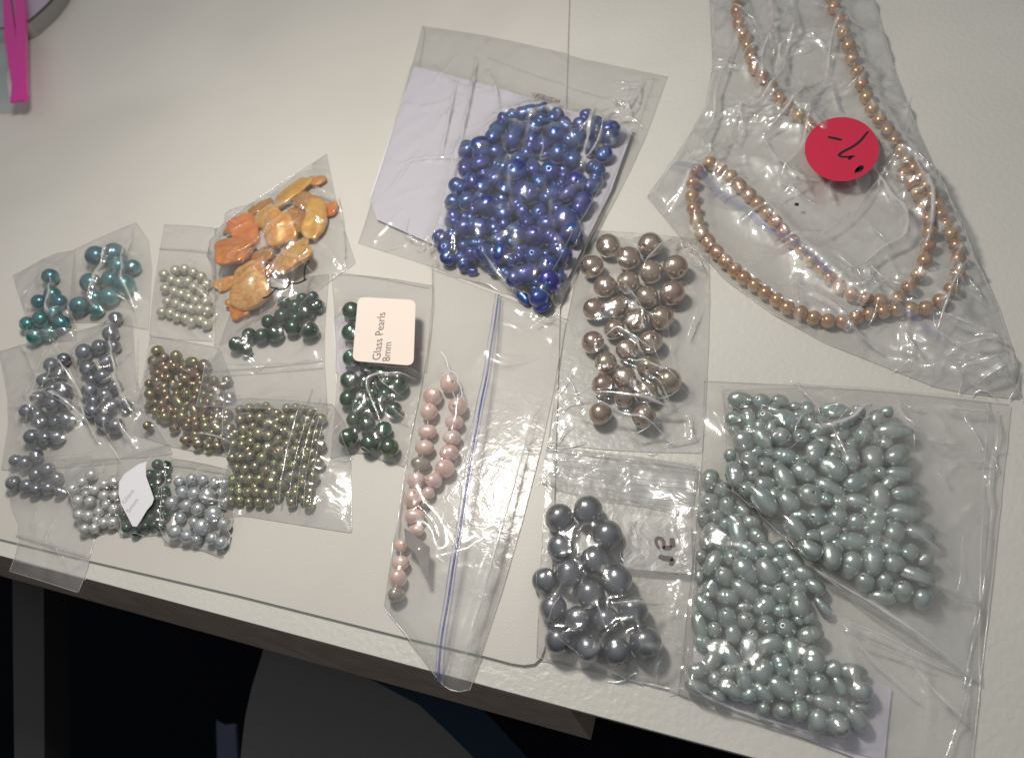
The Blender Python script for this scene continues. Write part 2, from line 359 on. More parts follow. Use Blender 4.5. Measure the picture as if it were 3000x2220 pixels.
ORD = 'first second third fourth fifth sixth seventh eighth ninth tenth eleventh twelfth thirteenth fourteenth fifteenth sixteenth seventeenth eighteenth nineteenth twentieth twenty-first twenty-second twenty-third twenty-fourth twenty-fifth twenty-sixth twenty-seventh twenty-eighth twenty-ninth thirtieth thirty-first thirty-second'.split()
def place_beads(B, kind, mat, name, noun, where, group, parent=None, mats=None, tight=1.0, layer=0., seed=1, cat='bead', vars_=6, fill=0, short=''):
    P, rad, ax = settle(B, tight=tight, layer=layer); rs = random.Random(seed); n = len(B)
    nfill = 0
    if fill:
        rm = float(np.median(rad)); x0, y0 = P[:, :2].min(0); x1, y1 = P[:, :2].max(0); fb = []
        for _ in range(6000):
            q = np.array([nr.uniform(x0, x1), nr.uniform(y0, y1)]); allp_ = P[:, :2] if not fb else np.r_[P[:, :2], np.array([f[:2] for f in fb])]
            allr = rad if not fb else np.r_[rad, [f[3] for f in fb]]
            d = np.hypot(*(allp_ - q).T); g = (d - allr).min(); dd_ = P[:, :2] - q; nb_ = np.hypot(*dd_.T) < 3.2 * rm
            if g < fill * rm or nb_.sum() < 4: continue
            an = np.sort(np.arctan2(dd_[nb_, 1], dd_[nb_, 0])); gap = np.diff(np.r_[an, an[0] + 6.283]).max()
            if gap > 2.4: continue
            r = .8 * rm; fb.append((q[0], q[1], float(gs(q[:1], q[1:])[0]) + .3 + r, r))
        if fb:
            fb = np.array(fb); P = np.r_[P, fb[:, :3]]; rad = np.r_[rad, fb[:, 3]]; nfill = len(fb)
            for f in fb:
                c_ = R.T @ (f[:3] - CAM); th = nr.uniform(0, 6.28); k_ = nr.uniform(1, 1.3)
                B = list(B) + [(1500 - F * c_[0] / c_[2], 1110 + F * c_[1] / c_[2], f[3] * k_ * F / -c_[2], f[3] / k_ ** .5 * F / -c_[2], 0)]
                ax.append((f[3] * k_, f[3] / k_ ** .5, np.array([math.cos(th), math.sin(th), 0])))
            n = len(B); mats = None if not mats else list(mats) + [None] * nfill
    order = np.argsort([b[1] for b in B]); rank = {int(j): k for k, j in enumerate(order)}
    xs = [b[0] for b in B]; ys = [b[1] for b in B]; sz = [b[2] * b[3] for b in B]
    special = {}
    rowlab = {}
    if n > 32 and not parent:
        nrow = max(3, int(round(math.sqrt(n * 1.1)))); k0 = 0
        for r_ in range(nrow):
            k1 = round(n * (r_ + 1) / nrow); mem = sorted([int(j) for j in order[k0:k1]], key=lambda j: xs[j]); k0 = k1
            for c_, j in enumerate(mem): rowlab[j] = (ORD[c_], ORD[r_])
    if n > 32:
        for j, w in ((int(np.argmax(sz)), 'largest'), (int(np.argmin(sz)), 'smallest'), (int(np.argmin(xs)), 'leftmost'), (int(np.argmax(xs)), 'rightmost'), (int(np.argmax(ys)), 'lowest'), (int(np.argmin(ys)), 'topmost')): special[j] = w
    for i in range(n):
        a, b, d = ax[i]; mt = mats[i] if mats and mats[i] else mat
        ratio = a / b
        me = beadmesh('round' if (kind == 'round') else kind, mt, rs.randrange(vars_) if kind != 'round' else 0)
        o = bpy.data.objects.new('bead' if parent else name, me)
        if kind == 'round':
            v = Vector((rs.uniform(-1, 1), rs.uniform(-1, 1), rs.uniform(-.9, .6))).normalized(); r = rad[i] / .97; sc = (r, r, r * .97)
        elif ratio < 1.14:
            v = Vector((rs.uniform(-.5, .5), rs.uniform(-.5, .5), rs.uniform(.5, 1))).normalized(); r = (a + b) / 2; sc = (r, r, r * 1.1)
        else:
            v = Vector((d[0], d[1], rs.uniform(-.25, .25))).normalized() * rs.choice([-1, 1]); sc = (b, b, a)
        q = v.to_track_quat('Z', 'Y') @ Quaternion((0, 0, 1), rs.uniform(0, 6.28))
        o.rotation_mode = 'QUATERNION'; o.rotation_quaternion = q; o.scale = tuple(s_ * S for s_ in sc); o.location = tuple(P[i] * S)
        if parent:
            o.location = tuple(P[i] * S - np.array(parent.location)); link(o, parent)
        else:
            link(o)
            if n <= 32: lab = f"{noun}, {ORD[rank[i]]} from the top {where}"
            elif i in special: lab = f"{special[i]} {noun} {where}"
            else:
                shp = 'long' if ratio > 1.4 else ('round' if ratio < 1.14 else 'oval')
                lab = f"{shp} {noun}, {rowlab[i][0]} from left in {rowlab[i][1]} row down, {short}"
            tag(o, lab, cat, group)
    if not parent:
        eP, er = [], []
        for i in range(n):
            a, b, d = ax[i]
            if a / b > 1.2:
                for sg in (-1, 1): eP.append(P[i] + np.array([d[0], d[1], 0]) * sg * (a - b) * .85); er.append(b * .95)
        if eP: P = np.r_[P, np.array(eP)]; rad = np.r_[rad, np.array(er)]
    return P, rad

def bag(name, label, sides, beads=None, front='film', zips=(), creases=(), ncrease=22, seed=1, cell=.8, wave=.45, lam=13, bluezip=None,
        amp=1., hole_free=True, seamr=.16, air=.25, extra=None, iters=190, crump=(), spots=(), bands=(), backmat='back', zipmat='rib', obst=None, group='clear plastic bead bags'):
    """sides: top L->R, right T->B, bottom L->R, left T->B in photo px. The front film is relaxed as a membrane over the contents."""
    c0 = W(sides[0][0]); lens = []
    SD = [Wv(smoothline(s, 1), 1.0)[:, :2] for s in sides]
    L = [np.linalg.norm(np.diff(s, axis=0), axis=1).sum() for s in SD]
    nu = int(max(L[0], L[2]) / cell) + 2; nv = int(max(L[1], L[3]) / cell) + 2
    T = resample(SD[0], nu); Rr = resample(SD[1], nv); Bb = resample(SD[2], nu); Ll = resample(SD[3], nv)
    u = np.linspace(0, 1, nu)[None, :, None]; v = np.linspace(0, 1, nv)[:, None, None]
    XY = (1 - v) * T[None] + v * Bb[None] + (1 - u) * Ll[:, None] + u * Rr[:, None] - ((1 - u) * (1 - v) * T[0] + u * (1 - v) * T[-1] + (1 - u) * v * Bb[0] + u * v * Bb[-1])
    X, Y = XY[..., 0], XY[..., 1]
    base = gs(X, Y) + .12
    B = base.copy()
    for _ in range(40):
        P_ = np.pad(B, 1, mode='edge'); B = np.maximum(base, .25 * (P_[2:, 1:-1] + P_[:-2, 1:-1] + P_[1:-1, 2:] + P_[1:-1, :-2]))
    uu = np.linspace(0, 1, nu)[None] * np.ones((nv, 1)); vv = np.linspace(0, 1, nv)[:, None] * np.ones((1, nu))
    edge = np.minimum(np.minimum(uu, 1 - uu) * max(L[0], L[2]), np.minimum(vv, 1 - vv) * max(L[1], L[3]))
    fade = np.clip(edge / 4, 0, 1)
    O = B + .12 + air * np.clip(edge / 6, 0, 1)
    for (P, rad) in (beads or []):
        for (x, y, z), r in zip(P, rad * 1.03):
            d2 = (X - x) ** 2 + (Y - y) ** 2; m = d2 < r * r
            O[m] = np.maximum(O[m], z + np.sqrt(r * r - d2[m]) + .25)
    if obst: O = np.maximum(O, obst(X, Y))
    H = O.copy(); H[0] = H[-1] = 0; H[0] = O[0]; H[-1] = O[-1]
    for _ in range(iters):
        H[1:-1, 1:-1] = np.maximum(O[1:-1, 1:-1], .25 * (H[2:, 1:-1] + H[:-2, 1:-1] + H[1:-1, 2:] + H[1:-1, :-2]) - .002)
    rs = np.random.RandomState(seed); Wk = np.zeros_like(H); Glare = np.zeros_like(H)
    Wk += wave * (wavenoise(X, Y, lam, seed) * .5 + .6).clip(0) + wave * .35 * (wavenoise(X, Y, lam * .42, seed + 9) * .5 + .5).clip(0)
    for kk, (lm, am) in enumerate(crump): Wk += am * (1 - np.abs(wavenoise(X, Y, lm, seed + 31 + kk, 7))).clip(0)
    cen = np.array([X.mean(), Y.mean()]); ext = max(np.ptp(X), np.ptp(Y))
    lines = []; glints = []
    for k in range(ncrease):
        i, j = rs.randint(nv), rs.randint(nu); p = np.array([X[i, j], Y[i, j]])
        th = rs.uniform(0, 6.28) if rs.rand() < .5 else math.atan2(*(cen - p)[::-1]) + rs.normal(0, .3)
        ln = ext * rs.uniform(.06, .3); pts = [p]
        for _ in range(4): th += rs.normal(0, .28); pts.append(pts[-1] + ln / 4 * np.array([math.cos(th), math.sin(th)]))
        lines.append((pts, rs.uniform(.3, 1.1) * amp, rs.uniform(.9, 1.9) * max(1, cell)))
        if rs.rand() < .3: glints.append((pts, rs.uniform(.05, .13) * min(amp, 1.4)))
    for (cx, cy_, rr_, cnt) in spots:
        c0_ = W((cx, cy_), 1.)[:2]; rm = rr_ / 7.2
        for k in range(cnt):
            p = c0_ + rs.normal(0, rm * .45, 2); th = rs.uniform(0, 6.28); ln = rm * rs.uniform(.3, 1.1); pts = [p]
            for _ in range(3): th += rs.normal(0, .5); pts.append(pts[-1] + ln / 3 * np.array([math.cos(th), math.sin(th)]))
            lines.append((pts, rs.uniform(.5, 1.4), rs.uniform(.9, 1.7) * max(cell, .9)))
            if rs.rand() < .55: glints.append((pts, rs.uniform(.08, .34)))
    for cr in creases:
        pp = Wv(smoothline(cr[0], 1), float(np.median(H)))[:, :2]; lines.append(([q for q in pp], cr[1] * 1.15, max(cr[2] * 1.15, 1.05 * cell))); (glints.append((pp, .19 * cr[1] + .06)) if cr[2] < 6 else None)
    for pts, hgt, wd in lines:
        best = np.zeros_like(H); n = len(pts) - 1
        bb = np.array(pts); mx = wd * 5
        sel = (X > bb[:, 0].min() - mx) & (X < bb[:, 0].max() + mx) & (Y > bb[:, 1].min() - mx) & (Y < bb[:, 1].max() + mx)
        if not sel.any(): continue
        xs, ys = X[sel], Y[sel]; bl = np.zeros(xs.shape)
        for q in range(n):
            d, t = segdist(xs, ys, np.array(pts[q]), np.array(pts[q + 1])); w = math.sin(math.pi * min(max((q + .5) / n, .06), .94)) ** .5
            bl = np.maximum(bl, hgt * w * np.exp(-(d / wd) ** 2))
        Wk[sel] += bl
        if wd < 6: Glare[sel] += (bl * .42) ** 1.5  # weight of the white glare streaks painted beside narrow creases
    Wk *= (.15 + .85 * fade); H2 = H + Wk
    rt = empty('plastic_bag', (float(X.mean()), float(Y.mean()), float(B.min())), label, 'plastic bag', group)
    org = np.array([X.mean(), Y.mean(), B.min()])
    idx = np.arange(nu * nv).reshape(nv, nu); Fc = np.stack([idx[1:, :-1], idx[1:, 1:], idx[:-1, 1:], idx[:-1, :-1]], -1).reshape(-1, 4)
    ff_ = meshobj('front_film', np.stack([X, Y, H2], -1).reshape(-1, 3), Fc.tolist(), M[front], rt, origin=org)
    sn = (wavenoise(X, Y, 6, seed + 77) * .5 + .5).clip(0, 1.3); at_ = ff_.data.attributes.new('crease_glare', 'FLOAT', 'POINT'); at_.data.foreach_set('value', (Glare * sn).clip(0, 1.2).ravel().astype(np.float32))
    meshobj('back_film', np.stack([X, Y, B], -1).reshape(-1, 3), Fc.tolist(), M[backmat], rt, origin=org)
    Z = H2
    ring = [(0, j) for j in range(nu)] + [(i, nu - 1) for i in range(1, nv)] + [(nv - 1, j) for j in range(nu - 2, -1, -1)] + [(i, 0) for i in range(nv - 2, -1, -1)]
    tube('seam', [(X[i, j], Y[i, j], Z[i, j] + .05) for i, j in ring[::2]] + [(X[0, 0], Y[0, 0], Z[0, 0] + .05)], seamr, M['seam'], rt, 5, org)
    def surf(p, dz=.15):
        w = W(p, 1.0); k = np.argmin((X - w[0]) ** 2 + (Y - w[1]) ** 2); return np.array([X.flat[k], Y.flat[k], Z.flat[k] + dz])
    def path(P, dz=.15, n=60):
        Q = resample(Wv(smoothline(P, 1), 1.0)[:, :2], n); out = []
        for w in Q:
            k = np.argmin((X - w[0]) ** 2 + (Y - w[1]) ** 2); out.append((w[0], w[1], Z.flat[k] + dz))
        o = np.array(out); o[:, 2] = np.convolve(np.pad(o[:, 2], 2, mode='edge'), np.ones(5) / 5, 'valid'); return o
    for zp in zips:
        P, r = zp[0], zp[1]; mt = zp[2] if len(zp) > 2 else zipmat
        tube('zip_rib', path(P), r, M[mt], rt, 6, org)
    for bp_, wd, mt in bands:
        C_ = path(bp_, 0, 70); V = []; fc = []
        for i, p in enumerate(C_):
            t = C_[min(i + 1, 69)][:2] - C_[max(i - 1, 0)][:2]; t /= np.linalg.norm(t) + 1e-9; nn = np.array([-t[1], t[0]])
            for q in (-1, -.33, .33, 1): w = p[:2] + nn * wd / 2 * q; V.append((w[0], w[1], p[2] + .3))
        for i in range(69):
            for q in range(3): a_ = i * 4 + q; fc.append((a_, a_ + 4, a_ + 5, a_ + 1))
        meshobj('zip_band', V, fc, M[mt], rt, origin=org)
    FV = []; FF = []
    for pts, r0 in glints:
        Q = resample(np.asarray(smoothline(pts, 1))[:, :2], 26); zq_ = []
        ok = [((X - w[0]) ** 2 + (Y - w[1]) ** 2) for w in Q]; ks = [int(np.argmin(o_)) for o_ in ok]
        if max(o_.flat[k] for o_, k in zip(ok, ks)) > 9: Q = Q[[o_.flat[k] < 4 for o_, k in zip(ok, ks)]]; ks = [k for o_, k in zip(ok, ks) if o_.flat[k] < 4]
        if len(Q) < 6: continue
        zq_ = np.array([Z.flat[k] for k in ks]) + .04; zq_ = np.convolve(np.pad(zq_, 1, mode='edge'), np.ones(3) / 3, 'valid'); m_ = len(Q); b0 = len(FV)
        jit = np.cumsum(rs.normal(0, .1, (m_, 2)), 0) * .6
        for i in range(m_):
            t = Q[min(i + 1, m_ - 1)] - Q[max(i - 1, 0)]; t /= np.linalg.norm(t) + 1e-9; nn = np.array([-t[1], t[0]])
            r_ = r0 * (.15 + math.sin(math.pi * i / (m_ - 1))) * rs.uniform(.55, 1.3)
            for k in range(5):
                a_ = math.pi * k / 4; FV.append((*(Q[i] + jit[i] + nn * r_ * 1.3 * math.cos(a_)), zq_[i] + r_ * .9 * math.sin(a_)))
        for i in range(m_ - 1):
            for k in range(4): a_ = b0 + i * 5 + k; FF.append((a_, a_ + 5, a_ + 6, a_ + 1))
    if FV: tag(meshobj('crease_glints', FV, FF, M['fold'], rt, origin=org), kind='stuff')  # half-tubes added along the creases, whitened to read as glints
    gput(X, Y, H2)
    return dict(root=rt, org=org, surf=surf, path=path, X=X, Y=Y, H=H2, B=B)

def zc(ox, oy, s, L, defang=0, k=1.0):
    out = []
    for b in L:
        x, y = ox + b[0] / s, oy + b[1] / s
        if len(b) == 3: out.append((x, y, b[2] / s * k, b[2] / s * k, 0))
        elif len(b) == 4: out.append((x, y, b[2] / s * k, b[3] / s * k, 0)) if b[2] >= b[3] else out.append((x, y, b[3] / s * k, b[2] / s * k, 90))
        else: out.append((x, y, b[2] / s * k, b[3] / s * k, b[4])) if b[2] >= b[3] else out.append((x, y, b[3] / s * k, b[2] / s * k, b[4] + 90))
    return out
def dd(*P): return [(x * D, y * D) for x, y in P]
def zz(ox, oy, s, *P): return [(ox + x / s, oy + y / s) for x, y in P]
def ribbon(name, pts, width, z, mat, parent, org):
    """flat pen stroke on a surface of height z"""
    P = resample(Wv(smoothline(pts, 2), z)[:, :2], max(6, len(pts) * 4)); V = []; Fc = []
    zf = z if callable(z) else (lambda w: z)
    for i, p in enumerate(P):
        t = P[min(i + 1, len(P) - 1)] - P[max(i - 1, 0)]; t /= np.linalg.norm(t) + 1e-9; nn = np.array([-t[1], t[0]]) * width / 2 * (.75 + .25 * math.sin(math.pi * i / (len(P) - 1)))
        for s_ in (1, -1): V.append((*(p + nn * s_), z))
    for i in range(len(P) - 1): Fc.append((2 * i, 2 * i + 1, 2 * i + 3, 2 * i + 2))
    return meshobj(name, V, Fc, M[mat], parent, False, org)
def text(body, p0, p1, z, mat, parent, org, flip=False, xh=None, bold=0):
    a = W(p0, z); b = W(p1, z); d = b - a; d[2] = 0; L = np.linalg.norm(d); d /= L
    cu = bpy.data.curves.new('lettering', 'FONT'); cu.body = body; cu.size = 1; cu.offset = bold; tmp = bpy.data.objects.new('lettering', cu); scene.collection.objects.link(tmp)
    bpy.context.view_layer.update(); w = tmp.dimensions.x; dg = bpy.context.evaluated_depsgraph_get()
    me = bpy.data.meshes.new_from_object(tmp.evaluated_get(dg)); bpy.data.objects.remove(tmp)
    s = L / w; co = np.zeros(len(me.vertices) * 3); me.vertices.foreach_get('co', co); co = co.reshape(-1, 3)
    up = np.cross([0, 0, 1], d) * (xh or 1.0)
    Wd = a[None] + co[:, :1] * s * d[None] + co[:, 1:2] * s * up[None]; Wd[:, 2] = z; Wd = (Wd - org) * S
    me.vertices.foreach_set('co', Wd.ravel()); me.materials.clear(); me.materials.append(M[mat]); me.update()
    return link(bpy.data.objects.new('lettering', me), parent)

# ================================================================== right side: rice pearls
U1 = [(575,230,150,108,0),(850,270,110,105,0),(1095,250,105,80,10),(1300,320,75,60,0),(1450,350,100,85,90),(500,470,110,85,-30),(670,460,130,90,80),(890,440,110,105,0),(1170,490,165,120,20),(1620,580,150,90,-25),(500,640,80,80,0),(600,780,125,125,0),(860,730,170,115,60),(1100,720,120,120,0),(1360,720,110,110,0),(440,955,75,75,0),(690,1010,115,105,10),(890,1090,110,105,0),(1150,970,165,110,15),(1550,920,175,120,-70),(1800,840,100,70,60),(500,1210,180,110,85),(735,1220,95,90,0),(890,1330,125,105,-10),(1150,1270,185,120,60),(660,1400,105,100,0),(1410,1190,165,120,30),(1790,1140,185,135,45),(1470,1480,145,140,0),(1750,1420,190,110,25),(890,1560,190,125,50),(1200,1560,150,120,50),(2000,990,175,120,85),(2090,1310,170,120,-30),(1685,1560,90,75,30),(1830,1640,115,100,0),(2090,1560,140,110,10)]
U2 = [(500,385,190,95,5),(770,380,90,90,0),(1130,400,80,70,0),(820,700,120,110,70),(1250,650,220,110,5),(965,1000,170,130,85),(1290,950,180,120,-40),(1320,1210,170,105,5),(1400,1460,180,110,-5),(1050,1500,180,125,90),(600,520,120,80,-40),(1030,460,110,90,90),(280,560,130,70,-20)]
U3 = [(410,340,130,120,-60),(680,270,130,120,70),(140,490,165,110,45),(550,560,170,110,-30),(915,410,120,110,0),(1155,450,130,115,60),(1580,290,215,120,5),(1760,560,175,105,15),(1420,560,140,120,-60),(1380,700,120,100,0),(880,660,180,120,5),(325,760,150,110,30),(600,850,170,120,85),(860,960,170,125,-70),(1150,900,190,130,90),(1430,940,130,110,10),(1640,800,120,100,-50),(1810,890,110,90,-50),(1730,1110,205,105,25),(1040,1180,120,110,40),(1300,1180,110,105,0),(1540,1300,130,120,30),(1280,1370,150,85,10),(1790,1410,130,110,-70),(780,500,60,60,0),(1370,400,70,60,0),(515,130,70,60,0)]
V1 = [(465,130,130,105,-70),(590,230,100,100,0),(450,420,115,105,90),(660,460,115,110,0),(375,610,90,80,0),(540,600,90,85,30),(640,690,80,80,0),(800,780,190,115,80),(470,790,100,90,0),(625,930,115,110,0),(420,920,90,90,0),(980,1050,150,110,40),(740,1150,115,110,0),(470,1200,170,100,-60),(350,1120,70,70,0),(1210,1270,170,135,60),(940,1330,180,130,45),(630,1370,115,115,0),(310,1370,80,65,90),(450,1550,110,110,0),(1480,1390,110,90,60),(960,700,120,100,0),(1080,860,130,100,40),(1200,1010,130,105,30),(1350,1090,120,100,0),(1500,1210,130,100,40),(1640,1330,120,100,20),(1760,1480,130,95,40),(1620,1520,110,95,0),(900,560,110,90,50),(1350,1180,110,90,30)]
V2 = [(670,310,140,105,5),(910,220,190,110,35),(1180,180,90,75,0),(1370,250,120,115,0),(1160,420,150,110,-40),(400,440,190,100,50),(1610,350,180,125,85),(900,410,110,70,0),(1370,490,110,95,0),(310,670,160,90,75),(690,580,130,115,0),(900,640,115,110,0),(980,790,95,90,0),(1180,670,125,120,0),(1430,720,125,120,0),(500,730,100,90,0),(750,800,130,100,80),(1760,810,160,115,-10),(350,900,115,90,20),(1225,930,170,120,-15),(920,1030,160,105,88),(1530,1020,170,120,80),(490,1140,170,100,-55),(710,1090,170,105,55),(1800,1130,170,140,90),(285,1270,115,100,0),(680,1270,100,90,10),(1110,1280,160,130,-55),(1360,1200,150,110,70),(890,1380,170,105,75),(510,1370,90,90,0),(1600,1380,170,120,85),(300,1490,165,90,20),(720,1500,170,100,40),(1860,1430,120,120,0),(1390,1500,180,120,35),(1140,1550,150,100,45),(590,1590,110,80,30),(2050,1250,120,105,-20),(2130,1450,130,75,60),(1920,430,140,70,50),(1600,600,80,80,0)]
V3 = [(1340,520,170,100,5),(1440,780,140,120,0),(980,930,160,105,15),(880,1160,140,120,90),(1130,1220,145,130,-70),(1390,1120,160,110,50),(650,1040,130,110,90),(400,1040,105,100,0),(160,1010,90,80,0),(1450,1000,110,60,0),(780,870,80,60,0)]
vb = zc(1980, 1380, 4.464, V1, k=1.14) + zc(1980, 1680, 4.464, V2, k=1.12) + zc(2200, 1850, 4.464, V3, k=1.1)
ub = zc(2040, 1120, 4.464, U1, k=1.12) + zc(2340, 1120, 4.464, U2, k=1.12) + zc(2300, 1440, 4.464, U3, k=1.12)
# white liner card under the lower pearls
def card(pts, z, name, mat, label, cat='card', th=.35, rr=0):
    P = [tuple(W(p, z)[:2]) for p in pts]
    if rr: P = roundpoly(P, rr)
    o = prism(name, P, z - th, z, M[mat]); m = poly_inside(P, XX, YY); G[m] = np.maximum(G[m], z); return tag(o, label, cat)
card([(2030, 1900), (2440, 1930), (2612, 2018), (2590, 2230), (2585, 2250), (2050, 2040)], .9, 'card', 'card', 'white liner card under the lower heap of silver green pearls')
pv = place_beads(vb, 'rice', 'rice', 'rice_pearl', 'silver green rice pearl', 'in the lowest right bag', 'silver green rice pearls in the lower right bag', seed=3, tight=.9, fill=.34, short='lower right bag')
bag('v', 'large clear bag of silver green rice pearls at the front right desk corner', [dd((1535, 828), (1880, 845), (2205, 880)), dd((2205, 880), (2165, 1250), (2115, 1700)), dd((1478, 1512), (1700, 1590), (1860, 1640), (2115, 1700)), dd((1535, 828), (1528, 1050), (1478, 1512))],
    [pv], 'film2', seed=11, cell=1.0, ncrease=30, amp=1.0, wave=.7, lam=26, crump=((40, 1.6),), spots=((2850, 1330, 150, 10),),
    creases=[(zz(2300,1600,2.664,(235,480),(400,590),(720,715),(1010,850),(1215,940),(1480,1060)),1.3,.7),(zz(2300,1600,2.664,(410,680),(620,760),(950,890),(1190,975)),1.0,.7),(zz(2300,1600,2.664,(430,640),(600,850),(900,1110),(1050,1210)),.9,.8),(zz(2300,1600,2.664,(900,850),(1200,1200),(1480,1450)),1.4,1.6),(dd((1478,1400),(1500,1500),(1560,1540),(1850,1625)),1.2,1)],
    zips=[(dd((2120, 1470), (2060, 1652), (2040, 1700)), .35), (dd((2175, 900), (2150, 1250), (2100, 1500)), .3)])
pu = place_beads(ub, 'rice', 'rice', 'rice_pearl', 'silver green rice pearl', 'in the upper of the two right bags', 'silver green rice pearls in the upper right bag', seed=4, tight=.9, fill=.34, short='upper right bag')
bag('u', 'clear bag of silver green rice pearls lying across a second such bag', [dd((1572, 845), (1800, 838), (2150, 872)), dd((2150, 872), (2130, 1300), (2135, 1490)), dd((1590, 1075), (1760, 1235), (1930, 1370), (2135, 1490)), dd((1572, 845), (1580, 960), (1590, 1075))],
    [pu], 'film2', seed=12, cell=.95, ncrease=30, wave=.6, lam=22, spots=((2420, 1230, 140, 10), (2780, 1400, 150, 10)),
    creases=[(zz(1980,1380,4.464,(640,220),(900,540),(1400,990),(1700,1180),(2232,1520)),2.0,.8),(zz(2300,1600,2.664,(170,120),(670,405),(1000,620),(1250,790),(1500,980)),1.8,.9),(zz(2300,1440,4.464,(0,600),(270,910)),1.3,.8),
             (zz(2340,1120,4.464,(160,560),(380,645),(700,520),(830,340),(1000,300)),2.2,.7),(zz(2340,1120,4.464,(1350,90),(1330,400),(1500,560),(1670,680)),1.3,.8),(zz(2040,1120,4.464,(620,600),(800,740),(950,830)),1.6,1.3),
             (zz(2400,900,3.722,(1320,1000),(1500,1050),(2070,1080)),1.8,1.4)],
    zips=[(dd((1950, 1270), (2130, 1320)), .7)])

# ================================================================== brown pearls, slate pearls
br = zc(1640, 640, 4.464, [(635,360,162),(1180,350,165),(900,520,160),(420,630,155),(1195,700,160),(1510,640,168),(590,890,155),(890,840,155),(1140,1035,155),(1470,975,170),(445,1185,150),(755,1160,150),(1000,1335,155),(1330,1300,165),(710,1450,140),(430,1620,150),(1190,1610,158)]) + \
     zc(1640, 900, 4.464, [(880,560,150),(600,730,150),(1160,790,160),(850,920,150),(1430,960,170),(565,1020,155),(1130,1110,155),(840,1180,140),(530,1390,155),(1100,1430,165)])
pb = place_beads(br, 'round', 'brown', 'glass_pearl', 'large bronze brown pearl', 'in the brown pearl bag', 'bronze brown pearls in the middle bag', seed=5)
card([(1745, 905), (1900, 905), (1895, 1240), (1715, 1235)], MT, 'card', 'card', 'white card scrap under the bronze brown pearls', rr=4) if False else None
Rb = bag('r', 'clear crinkled bag of large bronze brown pearls', [dd((1292, 500), (1400, 506), (1545, 522)), dd((1545, 522), (1548, 700), (1530, 985)), dd((1195, 965), (1360, 985), (1530, 992)), dd((1292, 500), (1240, 650), (1195, 965))],
    [pb], 'crisp', seed=13, ncrease=22, wave=.4, lam=14, amp=1.0, cell=.75, spots=((1700, 1250, 150, 12), (1980, 1230, 120, 10), (2000, 720, 80, 8)),
    creases=[(zz(1640,640,4.464,(1560,130),(1350,400),(1110,690)),1.5,.7),(zz(1640,900,4.464,(560,480),(720,340),(800,330),(1000,470),(1190,580)),1.8,.7),(zz(1640,900,4.464,(900,730),(1400,900)),1.6,.6),(zz(1640,900,4.464,(380,1140),(700,1170),(1100,1250),(1700,1360)),2.0,.8),(zz(1640,900,4.464,(360,1240),(700,1380),(1100,1500),(1500,1700)),1.8,.7),
             (zz(1640,640,4.464,(1820,1100),(1700,1500)),1.3,.7),(zz(1500,1240,3.722,(500,190),(650,180),(780,110)),1.2,.8)])
gb = zc(1500, 1400, 2.541, [(355,300,112),(565,240,113),(365,515,105),(705,435,115),(600,615,110),(300,750,98),(410,730,115),(565,845,113),(780,760,118),(310,970,106),(900,985,115),(480,1060,106),(700,1060,106),(350,1205,106),(570,1270,106),(785,1290,108),(990,1225,122)])
pg = place_beads(gb, 'round', 'slate', 'glass_pearl', 'large slate grey pearl', 'in the slate pearl bag', 'large slate grey pearls', seed=6)
Sb = bag('s', 'clear zip bag of large slate grey pearls marked with digits', [dd((1195, 985), (1380, 1000), (1525, 1022)), dd((1525, 1022), (1518, 1200), (1492, 1505)), dd((1170, 1432), (1290, 1462), (1492, 1505)), dd((1195, 985), (1180, 1200), (1170, 1432))],
    [pg], 'film', seed=14, ncrease=26, wave=.5, lam=15, spots=((1900, 1950, 130, 10),),
    creases=[(zz(1500,1400,2.541,(760,970),(1000,970),(1200,930)),1.5,1.2),(zz(1500,1400,2.541,(600,1370),(880,1490),(1240,1560)),1.5,1),(zz(1500,1400,2.541,(1080,1540),(1090,1400),(1130,1370)),1.4,1.3)])
# folded flap with the zip ribs lying over the top of that bag
Fl = bag('flap', 'folded zip top lying over the slate pearl bag', [dd((1196, 972), (1360, 990), (1520, 1012)), dd((1520, 1012), (1512, 1060), (1498, 1120)), dd((1180, 1055), (1340, 1085), (1498, 1120)), dd((1196, 972), (1185, 1010), (1180, 1055))],
    None, 'sheen', seed=15, ncrease=30, wave=.5, lam=9, amp=1.0, air=.8, zips=[(zz(1500,1240,3.722,(380,270),(1000,360),(2000,490)),.3),(zz(1500,1240,3.722,(370,300),(1000,390),(2000,520)),.22),(zz(1500,1240,3.722,(360,400),(1000,480),(1990,580)),.2),(zz(1500,1240,3.722,(360,500),(1000,590),(1980,680)),.2),(zz(1500,1240,3.722,(350,560),(1000,660),(1975,740)),.2),(zz(1500,1240,3.722,(340,660),(1000,760),(1930,890)),.25)])
for c in list(Fl['root'].children):
    c.location = Vector(c.location) + Fl['root'].location - Sb['root'].location; c.parent = Sb['root']; 
    c.name = {'front_film': 'flap_film', 'back_film': 'flap_back_film', 'seam': 'flap_seam', 'crease_glints': 'flap_glints'}.get(c.name.split('.')[0], c.name)
bpy.data.objects.remove(Fl['root'])
